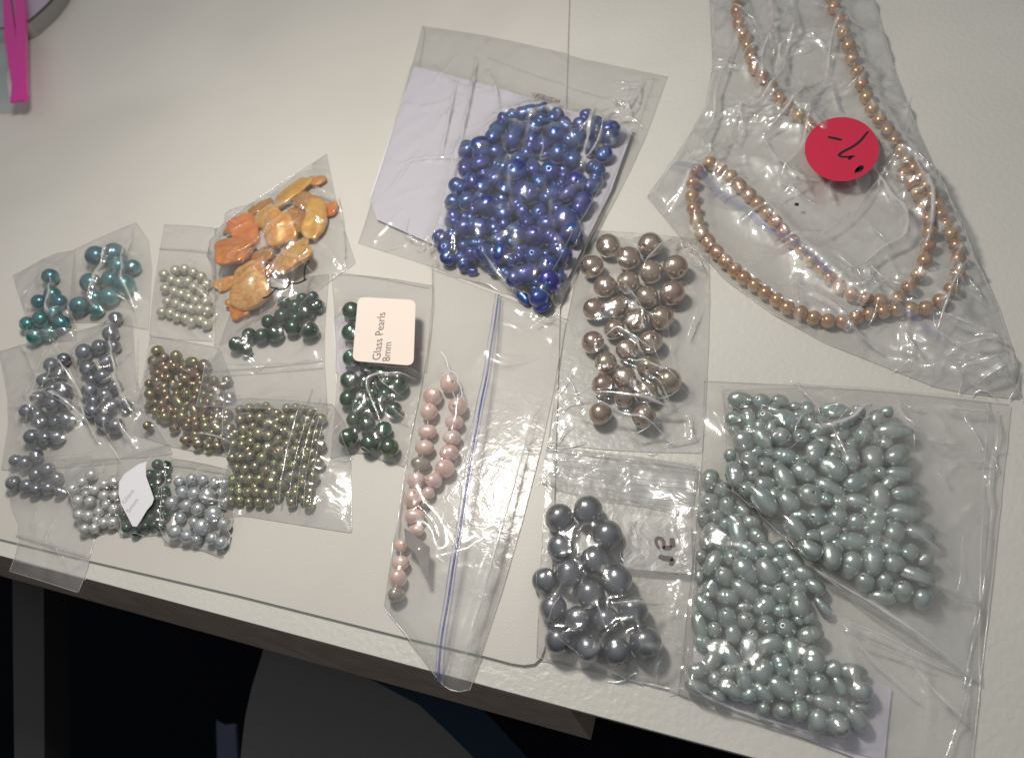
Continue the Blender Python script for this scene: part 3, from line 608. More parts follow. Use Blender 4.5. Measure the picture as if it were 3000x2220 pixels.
# digits marked on a frosted patch of the slate bag
z0 = Sb['surf']((1900, 1620))[2] + 1.2
patch = [tuple(W(p, z0 - .1)[:2]) for p in zz(1500, 1400, 2.541, (820, 262), (1330, 305), (1345, 715), (830, 670))]
pt = prism('frosted_patch', roundpoly(patch, 3), z0 - .2, z0 - .1, M['frost'], Sb['root'], Sb['org'])
for st, w in (([(1190, 445), (1197, 515)], 1.9), ([(1190, 515), (1125, 522)], 1.7), ([(1125, 525), (1135, 480), (1110, 445), (1075, 445), (1070, 480), (1095, 525)], 1.3), ([(1092, 580), (1140, 600), (1200, 598)], 1.9), ([(1203, 600), (1180, 650)], 1.7)):
    ribbon('marker_stroke', zz(1500, 1400, 2.541, *st), w, z0, 'ink', pt, Sb['org'])

# ================================================================== pink strand in the long blue-zip bag
pk = zc(1080, 1060, 5.58, [(1320,355,155,150),(1465,730,155,150),(1400,990,155,125),(1360,1240,155,130),(1310,1500,160,140)]) + zc(1080, 1340, 3.3725, [(740,110,95,90),(650,225,85,78),(600,340,65,60),(555,460,50,45)])
pk2 = zc(1080, 1060, 5.58, [(1050,560,165,145),(980,820,145,140),(955,1140,160,125),(915,1400,160,130)]) + zc(1080, 1340, 3.3725, [(515,60,100,68),(465,220,95,80),(440,405,98,88),(455,580,105,80),(465,715,90,62),(320,865,75,65),(315,1040,92,75),(290,1195,90,85),(275,1350,90,78)])
w0 = W(pk[0][:2]); strand = empty('pearl_strand', (w0[0], w0[1], 0), 'hank of pink freshwater pearls threaded in two rows in the long blue zip bag', 'pearl strand')
allp = pk + pk2; mats = [None] * len(allp); mats[-1] = 'taupe'; mats[-9] = 'taupe'; mats[8] = 'taupe'
pp = place_beads(allp, 'potato', 'pink', 'freshwater_pearl', 'pink pearl', '', None, parent=strand, mats=mats, seed=7, tight=.97)
so = np.array(strand.location) / S
tube('thread', np.r_[pp[0][0:9]], .25, M['thread'], strand, 5, so); tube('thread', np.r_[pp[0][9:]], .25, M['thread'], strand, 5, so)
loop = [(1240, 1010), (1290, 1040), (1312, 1068), (1328, 1095)] 
lp = [np.array([*W(p, 7)[:2], 7.]) for p in zz(1080, 1060, 5.58, (1180, -160), (1265, -60), (1290, 60), (1330, 160), (1420, 180), (1470, 270), (1440, 320), (1510, 400), (1530, 590))]
tube('thread_loop', smoothline(lp, 2), .28, M['nylon'], strand, 5, so)
# folded paper tag hanging on the strand
tz = float(pp[0][:, 2].max()) + 2.5
tg = [W(p, tz)[:2] for p in zz(1080, 1340, 3.3725, (350, 690), (600, 880), (590, 1175), (560, 1180), (455, 940), (365, 850))]
tagb = prism('price_tag', [tuple(p) for p in tg], tz - .5, tz, M['tagm']); tag(tagb, 'folded grey paper tag on the strand of pink pearls', 'tag')
Pb = bag('p', 'long clear bag with a blue zip line holding the pink pearl strand', [dd((945, 590), (1100, 650), (1232, 700)), dd((1232, 700), (1200, 900), (1118, 1220), (1024, 1502)), dd((838, 1326), (900, 1400), (958, 1488), (990, 1508), (1024, 1502)), dd((945, 590), (948, 700), (888, 1000), (838, 1326))],
    [pp, (np.array([[*np.mean(tg, 0), tz - 4]]), np.array([4.5]))], 'film2', seed=16, cell=.95, ncrease=12, wave=.22, lam=34, spots=((1600, 940, 90, 14),),
    creases=[(dd((1092, 700), (1050, 950), (1008, 1200), (965, 1430)),6.,15),(dd((1170,900),(1090,1200),(1010,1480)),1.6,2.2),(zz(1080,1060,5.58,(1630,680),(1510,1230),(1470,1500)),1.2,.8),(zz(1080,1340,3.3725,(560,560),(720,720),(760,900)),1,1),(dd((885,1010),(860,1250)),1.,1)],
    zips=[(dd((1090, 650), (1078, 780), (1050, 950), (1008, 1200), (975, 1390), (955, 1488)), .42, 'blueplastic'), (dd((1095, 655), (1084, 780), (1056, 950), (1014, 1200), (983, 1390), (966, 1495)), .28, 'bluehaze'), (dd((1083, 650), (1070, 780), (1042, 950), (1000, 1200), (967, 1390), (950, 1480)), .22, 'bluehaze')])

# ================================================================== bottle green pearls with the sticker
card([(975, 925), (1175, 925), (1180, 1100), (985, 1105)], MT + 1.2, 'card', 'card', 'rounded white card behind the bottle green pearls in the sticker bag', rr=6)
ob = zc(900, 780, 4.464, [(580,585,125),(575,870,128),(580,1200,120),(830,700,120),(830,960,120),(1090,900,120),(1080,640,118)]) + zc(900, 1050, 4.464, [(770,110,95),(590,290,125),(735,320,118),(975,190,100),(1000,330,95),(1180,360,125),(560,540,118),(700,610,115),(1000,470,100),(880,600,110),(1140,670,105),(620,800,105),(780,860,115),(1000,930,112),(540,1040,132),(820,1120,128),(1075,1170,130),(860,440,90)])
po = place_beads(ob, 'round', 'green', 'glass_pearl', 'bottle green pearl', 'in the sticker bag', 'bottle green pearls in the bag with the square sticker', seed=8)
Ob = bag('o', 'clear bag of bottle green pearls with a square cream sticker', [dd((724, 600), (830, 605), (946, 625)), dd((946, 625), (930, 800), (884, 1018)), dd((722, 1000), (790, 985), (830, 1005), (884, 1018)), dd((724, 600), (740, 800), (722, 1000))],
    [po], 'crisp', seed=17, ncrease=14, wave=.3, lam=14,
    creases=[(zz(900,1050,4.464,(640,40),(780,130),(1050,150),(1300,115),(1440,160)),1.8,.8),(zz(900,1050,4.464,(840,520),(800,360),(870,280),(1100,255),(1390,245)),1.8,.7),(zz(900,1050,4.464,(840,480),(900,660),(970,830)),1.6,.7),(zz(900,1050,4.464,(310,1260),(480,1270),(560,1200)),1.,.7)],
    zips=[(zz(900, 780, 4.464, (440, 100), (900, 160), (1600, 300)), .25), (zz(900,780,4.464,(1640,0),(1650,700),(1560,1400)),.25)])
sx = zz(900, 780, 4.464, (665, 400), (1420, 440), (1390, 1300), (590, 1235))
zs = 11.5
for _ in range(2):
    PP = np.array([W(p, zs)[:2] for p in sx]); ins = poly_inside([tuple(p) for p in PP], Ob['X'], Ob['Y']); zs = float(Ob['H'][ins].max()) + .35
st = prism('sticker', roundpoly([tuple(p) for p in PP], 3.4), zs - .12, zs, M['paper'], Ob['root'], Ob['org'])
def lett(body, p0, p1, z, mat, parent, org):
    o = text(body, p0, p1, z, mat, parent, org); return o
lett('Glass Pearls', zz(900, 780, 4.464, (955, 1225))[0], zz(900, 780, 4.464, (1022, 608))[0], zs + .04, 'ink', st, Ob['org'])
lett('8mm', zz(900, 780, 4.464, (1080, 1240))[0], zz(900, 780, 4.464, (1102, 995))[0], zs + .04, 'ink', st, Ob['org'])

# ================================================================== indigo pearls on the white card
cardQ = [(1213, 195), (1372, 236), (1500, 272), (1642, 318), (1855, 378), (1790, 560), (1700, 740), (1640, 862), (1615, 868), (1300, 730), (1105, 643), (1088, 590), (1085, 570)]
zq = 3.2
card(cardQ, zq, 'card', 'card', 'large white card with a torn left side under the indigo pearls')
Q1 = [(895,260,110,85,-25),(755,420,135,85,-60),(1100,195,110,80,-10),(1235,160,75,65,0),(1400,240,100,75,-50),(960,450,140,85,-55),(1200,330,120,90,-40),(1405,450,105,100,0),(1710,270,105,75,-45),(1860,370,120,90,-50),(1600,480,110,90,-30),(1960,400,100,95,0),(470,600,100,80,90),(590,600,105,100,0),(750,630,75,75,0),(1275,570,95,85,-40),(1110,620,90,75,-60),(1000,720,85,70,-60),(1440,640,95,85,70),(1600,720,90,85,0),(1930,650,80,70,-20),(435,800,95,80,90),(600,780,90,90,0),(820,790,95,80,10),(980,850,115,110,0),(1160,790,100,70,75),(740,900,100,85,40),(1350,850,90,85,0),(1480,860,85,60,90),(1840,810,90,75,30),(510,950,85,75,90),(350,1000,95,75,30),(610,1040,95,90,0),(1240,930,90,75,30),(1650,960,100,95,20),(1790,960,110,70,-50),(860,1060,95,85,0),(1090,1060,130,100,10),(1350,1110,110,90,-30),(1550,1080,90,90,0),(1690,1190,130,85,-60),(300,1170,75,70,0),(300,1350,85,80,90),(440,1160,95,80,70),(640,1220,100,95,0),(520,1240,80,60,90),(740,1140,60,50,0),(830,1270,120,85,60),(1010,1230,130,75,55),(1230,1290,90,80,70),(1430,1260,80,75,0),(730,1370,50,50,0),(450,1330,80,50,20),(850,1390,85,65,90),(1090,1390,80,70,60),(1510,1380,110,110,0),(1340,1420,100,90,40),(1560,1500,105,95,90),(430,1455,95,90,20),(570,1480,110,95,20),(740,1500,110,75,60),(810,1580,90,80,30),(980,1530,100,100,0),(1180,1540,100,90,-60),(1440,1600,110,90,30),(170,1560,75,70,0),(280,1540,75,75,0)]
Q2 = [(260,770,90,85,40),(275,860,85,75,50),(490,740,80,75,0),(440,880,70,60,-20),(760,820,118,115,0),(580,840,85,85,20),(990,840,115,110,0),(1250,790,90,70,-20),(1170,870,120,85,-30),(1420,850,105,105,0),(1740,760,140,110,50),(890,1000,85,80,30),(1040,1080,90,65,20),(1260,1110,190,110,-25),(1620,1010,120,120,0),(1600,1180,130,115,90),(1480,1420,120,120,0),(1270,1400,100,55,45),(490,940,80,70,70),(600,1050,60,40,0),(680,680,100,70,0),(1440,1220,60,60,0),(1560,840,60,60,0),(1710,1100,110,60,90)]
qb = zc(1250, 280, 3.722, Q1, k=1.28) + zc(1250, 560, 4.464, Q2, k=1.28)
pq = place_beads(qb, 'baroque', 'blue', 'baroque_pearl', 'indigo baroque pearl', 'on the white card in the top middle bag', 'indigo baroque pearls', seed=9, tight=.82, layer=.6, vars_=10, fill=.7, short='white card heap')
Qb = bag('q', 'large clear bag of indigo baroque pearls with a white card inside', [dd((922, 60), (1060, 80), (1260, 125), (1455, 165)), dd((1455, 165), (1395, 330), (1300, 500), (1220, 672)), dd((782, 532), (950, 585), (1090, 640), (1220, 672)), dd((922, 60), (890, 180), (850, 330), (782, 532))],
    [pq], 'crisp', seed=18, ncrease=34, wave=.35, lam=18, cell=.85, air=.4, spots=((1850, 290, 90, 18), (1780, 420, 90, 10), (1230, 760, 110, 12), (1500, 360, 90, 6)),
    creases=[(zz(1040,60,2.326,(825,250),(800,500),(740,740)),1.4,.9),(zz(1040,60,2.326,(905,340),(970,480),(990,640)),1.3,1.4),(zz(1040,60,2.326,(700,400),(640,700),(590,950)),1.4,1),(dd((1040,130),(1010,300),(950,560)),1.2,1.),(zz(1040,60,2.326,(1590,900),(1660,680),(1740,590),(1830,610)),2.,1.2),(zz(1040,60,2.326,(1680,720),(1870,640),(1990,740)),1.6,.9),(zz(1040,60,2.326,(1740,510),(1850,600),(1960,400)),1.8,1),(zz(1040,60,2.326,(1950,400),(1930,560),(1880,620)),1.5,.8),
             (zz(1250,280,3.722,(1880,330),(1800,560),(1720,900)),2.2,1.2),(zz(1250,280,3.722,(1950,500),(1850,750),(1720,900)),1.6,.8),(zz(1250,280,3.722,(1480,240),(1250,330),(1150,450)),1.8,1.8),(zz(1250,560,4.464,(0,960),(400,1100),(870,1210),(1300,1560)),1.4,.7),(zz(1250,560,4.464,(800,980),(1000,1200),(1280,1500)),1.4,.7)],
    zips=[(zz(1040,60,2.326,(905,265),(1200,380),(1600,500),(1780,550)),.18),(zz(1040,60,2.326,(470,50),(480,110),(440,330)),.2),(dd((1425,172),(1380,300),(1290,480),(1195,660)),.2)])

_m = poly_inside([tuple(W(p, 4)[:2]) for p in ((1490, 250), (1570, 250), (1660, 290), (1655, 315), (1490, 290))], Qb['X'], Qb['Y']); zt = float(Qb['H'][_m].max()) + .1
pc_ = text('W3078581-', zz(1480, 240, 9.304, (1550, 500))[0], zz(1480, 240, 9.304, (735, 275))[0], zt, 'ink', Qb['root'], Qb['org'], xh=1.25, bold=.02); pc_.name = 'printed_code'
for q in ([(1285, 600), (1245, 580), (1230, 600)], [(1190, 590), (1160, 560), (1130, 570)], [(1110, 560), (1080, 535), (1050, 545)], [(1020, 535), (990, 500), (955, 520)], [(910, 475), (895, 505)], [(830, 480), (795, 425), (765, 465)], [(720, 410), (705, 450)], [(655, 380), (615, 370), (612, 425)], [(470, 330), (440, 370), (400, 350)], [(385, 300), (370, 350)], [(300, 320), (270, 270), (250, 310)], [(210, 230), (185, 290)], [(1550, 685), (1520, 672)], [(1460, 655), (1425, 650)]):
    ribbon('print_mark', zz(1480, 240, 9.304, *q), .16, zt, 'ink', pc_, Qb['org'])
# ================================================================== left side small bags
def simple(key, label, sides, beads, kind, mat, noun, where, group, seed, front='film', fill=0, short='', **k):
    p = place_beads(beads, kind, mat, {'round': 'glass_pearl', 'rice': 'bronze_pearl', 'potato': 'olive_pearl'}[kind], noun, where, group, seed=seed, fill=fill, short=short, tight=.95)
    return bag(key, label, sides, [p], front, seed=seed + 40, **k)
simple('a', 'clear bag of larger teal pearls with a curled right side', [dd((165, 545), (230, 515), (298, 487)), dd((298, 487), (335, 540), (325, 720)), dd((152, 705), (240, 705), (325, 720)), dd((165, 545), (158, 620), (152, 705))],
    zc(0, 600, 3.177, [(905,480,100),(1065,485,105),(1125,555,92),(1200,580,72),(845,730,98),(1040,680,85),(1150,750,100),(760,930,88),(890,890,85),(1010,850,88),(900,960,70)]), 'round', 'teal', 'larger teal pearl', 'in the right teal bag', 'larger teal pearls', 21, 'film2', ncrease=14, wave=.5,
    creases=[(zz(0,600,3.177,(1130,400),(960,740),(890,920)),1.8,1.),(zz(0,600,3.177,(1220,170),(1190,560),(1240,1050)),1.5,.8)])
simple('b', 'clear bag of smaller teal pearls at the far left', [dd((30, 603), (115, 555), (165, 548)), dd((165, 548), (172, 640), (168, 742)), dd((75, 750), (120, 748), (168, 742)), dd((30, 603), (55, 680), (75, 750))],
    zc(0, 600, 3.177, [(470,670,78),(480,840,78),(375,900,72),(545,920,70),(380,1060,75),(475,1000,78),(290,1100,72),(560,1110,80),(350,1220,78),(450,1190,72)]), 'round', 'teal', 'smaller teal pearl', 'in the left teal bag', 'smaller teal pearls', 22, 'crisp', ncrease=16,
    creases=[(zz(0,600,3.177,(500,680),(530,830),(480,1080),(610,990)),1.6,1.)])
cz = zc(0, 600, 3.177, [(1080,1055,62),(1030,1200,75),(925,1320,68),(785,1370,80),(1060,1320,65),(1000,1460,72),(825,1540,78)]) + zc(0, 1000, 3.177, [(850,340,60),(950,325,68),(840,460,78),(965,500,70),(890,560,62),(1050,600,70),(1180,600,60),(865,630,75),(970,745,78),(1080,790,78),(1060,430,65)])
simple('c', 'clear bag of blue grey pearls beside the cream pearl strand', [dd((125, 740), (200, 715), (290, 690)), dd((290, 690), (300, 860), (378, 990)), dd((265, 1000), (320, 998), (378, 990)), dd((125, 740), (190, 880), (265, 1000))],
    cz, 'round', 'grey', 'blue grey pearl', 'in the right blue grey bag', 'blue grey pearls in the right bag', 23, ncrease=22, amp=1.3,
    creases=[(zz(0,1000,3.177,(1060,0),(1080,200),(1110,420),(1230,660)),2,1),(zz(0,1000,3.177,(1245,-100),(1240,430)),1.4,.8)])
dz = zc(0, 1000, 3.177, [(485,220,72),(590,170,62),(560,310,68),(415,365,70),(490,440,62),(600,470,75),(355,530,72),(250,650,68),(500,580,75),(355,690,65),(395,755,72),(520,750,60),(620,730,75),(300,890,75),(420,900,65),(535,890,70),(600,580,60)])
simple('d', 'clear bag of blue grey pearls under the teal bags', [dd((0, 768), (60, 750), (122, 740)), dd((122, 740), (185, 890), (265, 1010)), dd((5, 1025), (150, 1020), (265, 1010)), dd((0, 768), (25, 900), (5, 1025))],
    dz, 'round', 'grey', 'blue grey pearl', 'in the middle blue grey bag', 'blue grey pearls in the middle bag', 24, ncrease=22, amp=1.3,
    creases=[(zz(0,1000,3.177,(510,40),(640,300),(760,620),(900,940)),2,.9),(zz(0,1000,3.177,(560,540),(700,620),(790,720)),1.5,1.2)])
ez = zc(0, 1000, 3.177, [(150,1110,60),(230,1130,68),(340,1060,60),(430,1200,65),(355,1230,65),(130,1320,70),(250,1345,66),(340,1380,66),(460,1350,65),(520,1290,60),(560,1400,55)])
simple('e', 'long clear bag of blue grey pearls with its end over the desk edge', [dd((25, 1005), (120, 1000), (205, 992)), dd((205, 992), (215, 1120), (205, 1200), (168, 1290)), dd((18, 1243), (90, 1265), (168, 1290)), dd((25, 1005), (18, 1085), (50, 1160), (18, 1243))],
    ez, 'round', 'grey', 'blue grey pearl', 'in the lowest left bag', 'blue grey pearls in the bag over the desk edge', 25, 'film2', ncrease=14,
    zips=[(zz(0,1380,4.348,(230,830),(700,960),(1150,1110)),.5),(zz(0,1380,4.348,(150,1130),(600,1240),(1080,1370)),.3)])
# cream strand
rows = [[(1530,650),(1640,610),(1715,600),(1800,630),(1875,670),(1930,740)], [(1920,900),(1870,830),(1805,770),(1740,715),(1670,720),(1605,700)], [(1540,780),(1625,805),(1690,830),(1760,860),(1830,885)], [(1930,985),(1865,970),(1785,965),(1705,950),(1640,920),(1560,900)], [(1510,1000),(1590,1010),(1660,1045),(1730,1060),(1795,1080),(1860,1085),(1915,1110)]]
cp = zc(0, 600, 3.177, [(x, y, 49) for r_ in rows for x, y in r_])
w0 = W(cp[0][:2]); cs = empty('pearl_strand', (w0[0], w0[1], MT), 'coiled strand of small cream pearls in a small zip bag', 'pearl strand')
pc = place_beads(cp, 'round', 'cream', '', '', '', None, parent=cs, seed=31)
tube('thread', smoothline(pc[0], 1), .2, M['thread'], cs, 5, np.array(cs.location) / S)
bag('g', 'small zip bag holding the strand of cream pearls', [dd((360, 492), (420, 494), (475, 500)), dd((475, 500), (472, 640), (465, 745)), dd((328, 735), (395, 742), (465, 745)), dd((360, 492), (335, 640), (328, 735))], [pc], 'film2', seed=51, ncrease=12,
    zips=[(dd((350, 545), (410, 548), (472, 555)), .4)], creases=[(zz(0,600,3.177,(1860,820),(1960,900),(2010,920)),1.5,.9)])
hz = zc(150, 1280, 3.722, [(430,420,65),(340,490,62),(245,560,65),(580,520,60),(670,490,65),(475,580,62),(580,640,65),(700,640,60),(300,690,64),(425,700,60),(390,620,50),(310,850,64),(400,860,62),(520,820,55),(690,790,62),(380,1000,58),(470,990,60),(575,940,62),(670,935,65),(600,740,55),(500,900,50)])
simple('h', 'small zip bag of white pearls at the lower left', [dd((150, 1010), (205, 1003), (258, 1000)), dd((258, 1000), (262, 1080), (262, 1155)), dd((185, 1175), (225, 1165), (262, 1155)), dd((150, 1010), (165, 1100), (185, 1175))],
    hz, 'round', 'white', 'small white pearl', 'in the white pearl bag', 'small white pearls', 32, ncrease=12)
iz = zc(150, 1280, 3.722, [(1160,300,62),(1250,320,65),(1080,410,60),(1165,430,62),(1260,430,50),(1100,540,58),(1240,590,60),(1150,670,60),(1225,720,55),(1160,830,60),(1090,880,58),(800,860,55),(825,990,58),(930,1040,52),(1040,960,55),(1200,980,55),(1120,960,50),(1080,740,50),(1240,850,50),(950,850,55),(950,600,55),(850,650,55)])
Ib = simple('i', 'small bag of dark green pearls with a curled white sticker', [dd((258, 1003), (310, 985), (375, 968)), dd((375, 968), (372, 1080), (365, 1165)), dd((265, 1170), (315, 1170), (365, 1165)), dd((258, 1003), (262, 1080), (265, 1170))],
    iz, 'round', 'dgreen', 'small dark green pearl', 'in the small curled sticker bag', 'small dark green pearls', 33, ncrease=10)
# curled white sticker of the dark green bag
zi = 8.
SP = zz(150, 1280, 3.722, (1040, 265), (1030, 350), (1035, 430), (1075, 540), (1120, 670), (1100, 730), (1040, 800), (975, 910), (930, 975), (885, 970), (840, 880), (765, 740), (735, 620), (740, 490), (800, 400), (880, 345), (960, 290))
for _ in range(2):
    PS = np.array([W(p, zi)[:2] for p in SP]); ins = poly_inside([tuple(p) for p in PS], Ib['X'], Ib['Y']); zi = float(Ib['H'][ins].max()) + .4
sk = prism('sticker', [tuple(p) for p in PS], zi - .15, zi, M['paperw'], Ib['root'], Ib['org'])
M['inkl'] = princ('faded_ink', (.40, .38, .40), .6)
text('Glass', zz(150, 1280, 3.722, (800, 730))[0], zz(150, 1280, 3.722, (905, 590))[0], zi + .04, 'inkl', sk, Ib['org'])
text('5mm', zz(150, 1280, 3.722, (850, 830))[0], zz(150, 1280, 3.722, (950, 690))[0], zi + .04, 'inkl', sk, Ib['org'])
jz = zc(150, 1280, 3.722, [(1400,490,62),(1535,460,66),(1660,470,64),(1780,490,60),(1885,520,62),(1435,600,72),(1565,620,80),(1720,640,95),(1850,590,55),(1320,720,80),(1480,750,77),(1605,790,80),(1765,850,100),(1410,880,62),(1650,980,95),(1355,1040,85),(1490,1085,75),(1560,930,60),(1890,960,80),(1590,1110,60),(1765,1110,72),(1850,1150,70),(1880,720,55)])
simple('j', 'small zip bag of silvery white pearls with a pointed corner', [dd((378, 1000), (440, 1010), (502, 1025)), dd((502, 1025), (518, 1110), (487, 1218)), dd((360, 1188), (430, 1195), (487, 1218)), dd((378, 1000), (365, 1100), (360, 1188))],
    jz, 'round', 'silver', 'silvery white pearl', 'in the pointed white pearl bag', 'silvery white pearls', 34, 'crisp', ncrease=16, amp=1.2, zips=[(zz(150,1280,3.722,(1340,300),(1620,340),(1920,400)),.35)],
    creases=[(zz(150,1280,3.722,(1660,690),(1850,690),(1890,680)),1.6,1),(zz(150,1280,3.722,(1890,860),(1880,960),(1910,1180),(1870,1340)),1.6,.9)])
kz = zc(400, 980, 3.177, [(195,155,55),(175,245,58),(245,225,50),(370,205,55),(515,255,70,50,10),(635,290,58),(275,320,48),(355,300,50),(425,325,48),(180,360,60,42,0),(550,370,70,42,25),(200,435,50),(300,405,52),(455,415,52),(645,400,50),(390,480,62,45,-20),(250,540,62,48,-5),(475,555,55),(560,520,65,45,85),(130,560,55),(115,670,42),(385,620,90,52,50),(240,650,50),(320,690,55,42,60),(180,715,45),(540,700,75,45,65),(425,765,52),(270,770,58),(105,850,45),(355,870,50),(475,860,50),(550,850,48),(650,860,52),(755,870,65,50,30),(870,870,45),(460,980,50),(575,1025,52),(690,1050,45),(755,1040,58,45,50),(835,1000,50),(725,430,45),(845,430,45),(765,535,48),(700,570,42),(870,580,45),(640,690,45),(755,720,48),(845,740,48),(880,960,45),(120,460,42),(640,560,45),(700,780,45)])
simple('k', 'clear bag of bronze rice pearls', [dd((330, 733), (400, 745), (480, 760)), dd((480, 760), (520, 860), (520, 1000)), dd((300, 945), (400, 985), (520, 1005)), dd((330, 733), (310, 840), (300, 945))],
    kz, 'rice', 'bronze', 'bronze rice pearl', 'in the bronze pearl bag', 'bronze rice pearls', 35, fill=.4, short='bronze bag', ncrease=14, wave=.35,
    creases=[(zz(400,980,3.177,(560,940),(600,925),(750,950),(870,1000)),1.,.8)])
lz = zc(400, 980, 3.177, [(970,700,42),(1050,685,42),(1135,680,40),(1205,675,38),(1245,705,42),(1300,735,42),(1410,690,42),(1485,685,42),(1555,700,42),(975,795,48),(1060,775,45),(1150,780,50),(1220,830,48),(1375,780,48),(1460,790,55),(1530,860,45),(935,915,42),(1005,890,48),(1085,860,42),(1140,930,55),(1235,950,52),(1310,870,48),(1390,900,45),(1455,945,48),(915,1025,45),(985,1030,42),(1060,1000,48),(1130,1065,48),(1230,1065,58),(1325,985,48),(1400,1030,45),(915,1150,45),(975,1145,45),(1050,1130,52),(1170,1155,55),(1335,1105,60),(935,1245,45),(1030,1250,48),(1105,1225,45),(1210,1270,52),(1275,1210,45),(1370,1230,52),(905,1355,48),(985,1345,42),(1070,1350,50),(1145,1335,48),(1250,1380,58),(1350,1400,50),(885,1455,42),(960,1465,42),(1040,1470,45),(1130,1470,45),(1215,1460,45),(1310,1490,45),(890,1540,42),(960,1545,42),(1050,1560,42),(1140,1560,42),(1230,1570,42),(1480,1080,48),(1545,860,45),(1590,1010,45),(1680,920,48),(1720,790,48),(1700,1045,50),(1590,1130,45),(1700,1200,48),(1570,1250,48),(1460,1220,45),(1440,1320,48),(1650,1330,48),(1550,1390,48),(1625,1470,50),(1480,1490,45),(1600,1570,50),(1450,1560,42),(1400,1150,45),(1060,930,40),(1280,1320,40),(1620,720,45),(1640,1100,42)], k=1.12)
simple('l', 'clear zip bag of small olive pearls packed in rows', [dd((500, 868), (610, 872), (725, 882)), dd((725, 882), (765, 930), (768, 1162)), dd((494, 1118), (620, 1140), (768, 1165)), dd((500, 868), (498, 1000), (494, 1118))],
    lz, 'potato', 'olive', 'small olive pearl', 'in the olive pearl bag', 'small olive pearls', 36, 'film', fill=.45, short='olive bag', ncrease=12, wave=.3,
    zips=[(zz(400,980,3.177,(1640,520),(1480,1000),(1370,1600)),.35),(zz(400,980,3.177,(1720,600),(1560,1050),(1450,1640)),.15),(zz(400,980,3.177,(1760,640),(1610,1100),(1530,1640)),.15),(zz(400,980,3.177,(1800,680),(1670,1100),(1600,1640)),.15),(zz(400,980,3.177,(1830,720),(1730,1100),(1660,1640)),.15)])
card([(695, 985), (950, 960), (948, 1185), (700, 1190)], 10.5, 'card', 'card', 'lilac white card behind the empty top of the dark green pearl bag') if False else None
nz_ = zc(400, 600, 3.177, [(1630,860,60),(1590,990,78),(1480,960,75),(1355,1040,78),(1460,1130,80),(1230,1090,70),(1050,1215,72),(1175,1220,72),(1285,1200,80),(1610,1170,90),(950,1310,78),(1010,1350,55),(1550,870,55),(1660,960,62),(1380,920,70),(1500,1050,60)])
simple('n', 'clear zip bag of dark green pearls tucked under the orange shell bag', [dd((520, 640), (620, 610), (718, 600)), dd((718, 600), (706, 760), (716, 905)), dd((442, 900), (580, 905), (716, 908)), dd((520, 640), (470, 780), (442, 900))],
    nz_, 'round', 'dgreen', 'dark green pearl', 'in the bag under the orange shells', 'dark green pearls under the shell bag', 37, 'film', ncrease=16,
    zips=[(zz(400,980,3.177,(730,330),(1200,310),(1740,250)),.35),(zz(400,980,3.177,(720,380),(1200,360),(1740,320)),.25)])
# ================================================================== orange shells
CH = []
def shell(px, py, a, b, ang, mat, seed, label, lift):
    rs = np.random.RandomState(seed); nu, nv = 30, 16; V = []; Fc = []; ph = rs.rand(8) * 6.28
    h = 6.; 
    for _ in range(3):
        w = W((px, py), h); s = F / depth(w); h = float(gs(np.array([w[0]]), np.array([w[1]]))[0]) + .8 + min(a, b) / s * .34 + lift
    d = W((px + math.cos(math.radians(ang)) * 10, py + math.sin(math.radians(ang)) * 10), h) - w; d[2] = 0; d /= np.linalg.norm(d); e = np.cross([0, 0, 1], d)
    tl = rs.uniform(-.3, .3, 2); A, Bq, C = a / s, b / s, min(a, b) / s * .26
    for i in range(nv + 1):
        t = math.pi * i / nv
        for k in range(nu):
            p = 2 * math.pi * k / nu; sq = 1 / (abs(math.cos(p)) ** 3.2 + abs(math.sin(p)) ** 3.2) ** (1 / 3.2)
            rr = (math.sin(t) ** .7) * sq * (1 + .05 * math.sin(2 * p + ph[0]) + .07 * math.sin(3 * p + ph[1]) + .05 * math.sin(5 * p + ph[2]) + .02 * math.sin(9 * p + ph[5]))
            x, y = rr * math.cos(p), rr * math.sin(p); zz_ = math.copysign(abs(math.cos(t)) ** .5, math.cos(t)) * (1 + .25 * math.sin(3 * x + ph[3]) + .2 * math.sin(4 * y + ph[4])) + .12 * math.sin(14 * x + ph[6]) * (y > 0) * .5
            V.append(A * x * d + Bq * y * e + np.array([0, 0, C * zz_ + tl[0] * A * x + tl[1] * Bq * y]))
    for i in range(nv):
        for k in range(nu):
            k2 = (k + 1) % nu; Fc.append((i * nu + k, i * nu + k2, (i + 1) * nu + k2, (i + 1) * nu + k)[::-1])
    o = meshobj('shell_chip', V, Fc, M[mat]); o.location = tuple(w * S); tag(o, label, 'shell chip', 'orange dyed shell chips'); r = min(A, Bq)
    CH.append((w, d, e, A * 1.12, Bq * 1.12, w[2] + C * 1.35, tl[0], tl[1]))
    return w, r
s1 = lambda x, y: (600 + x / 3.933, 440 + y / 3.933)
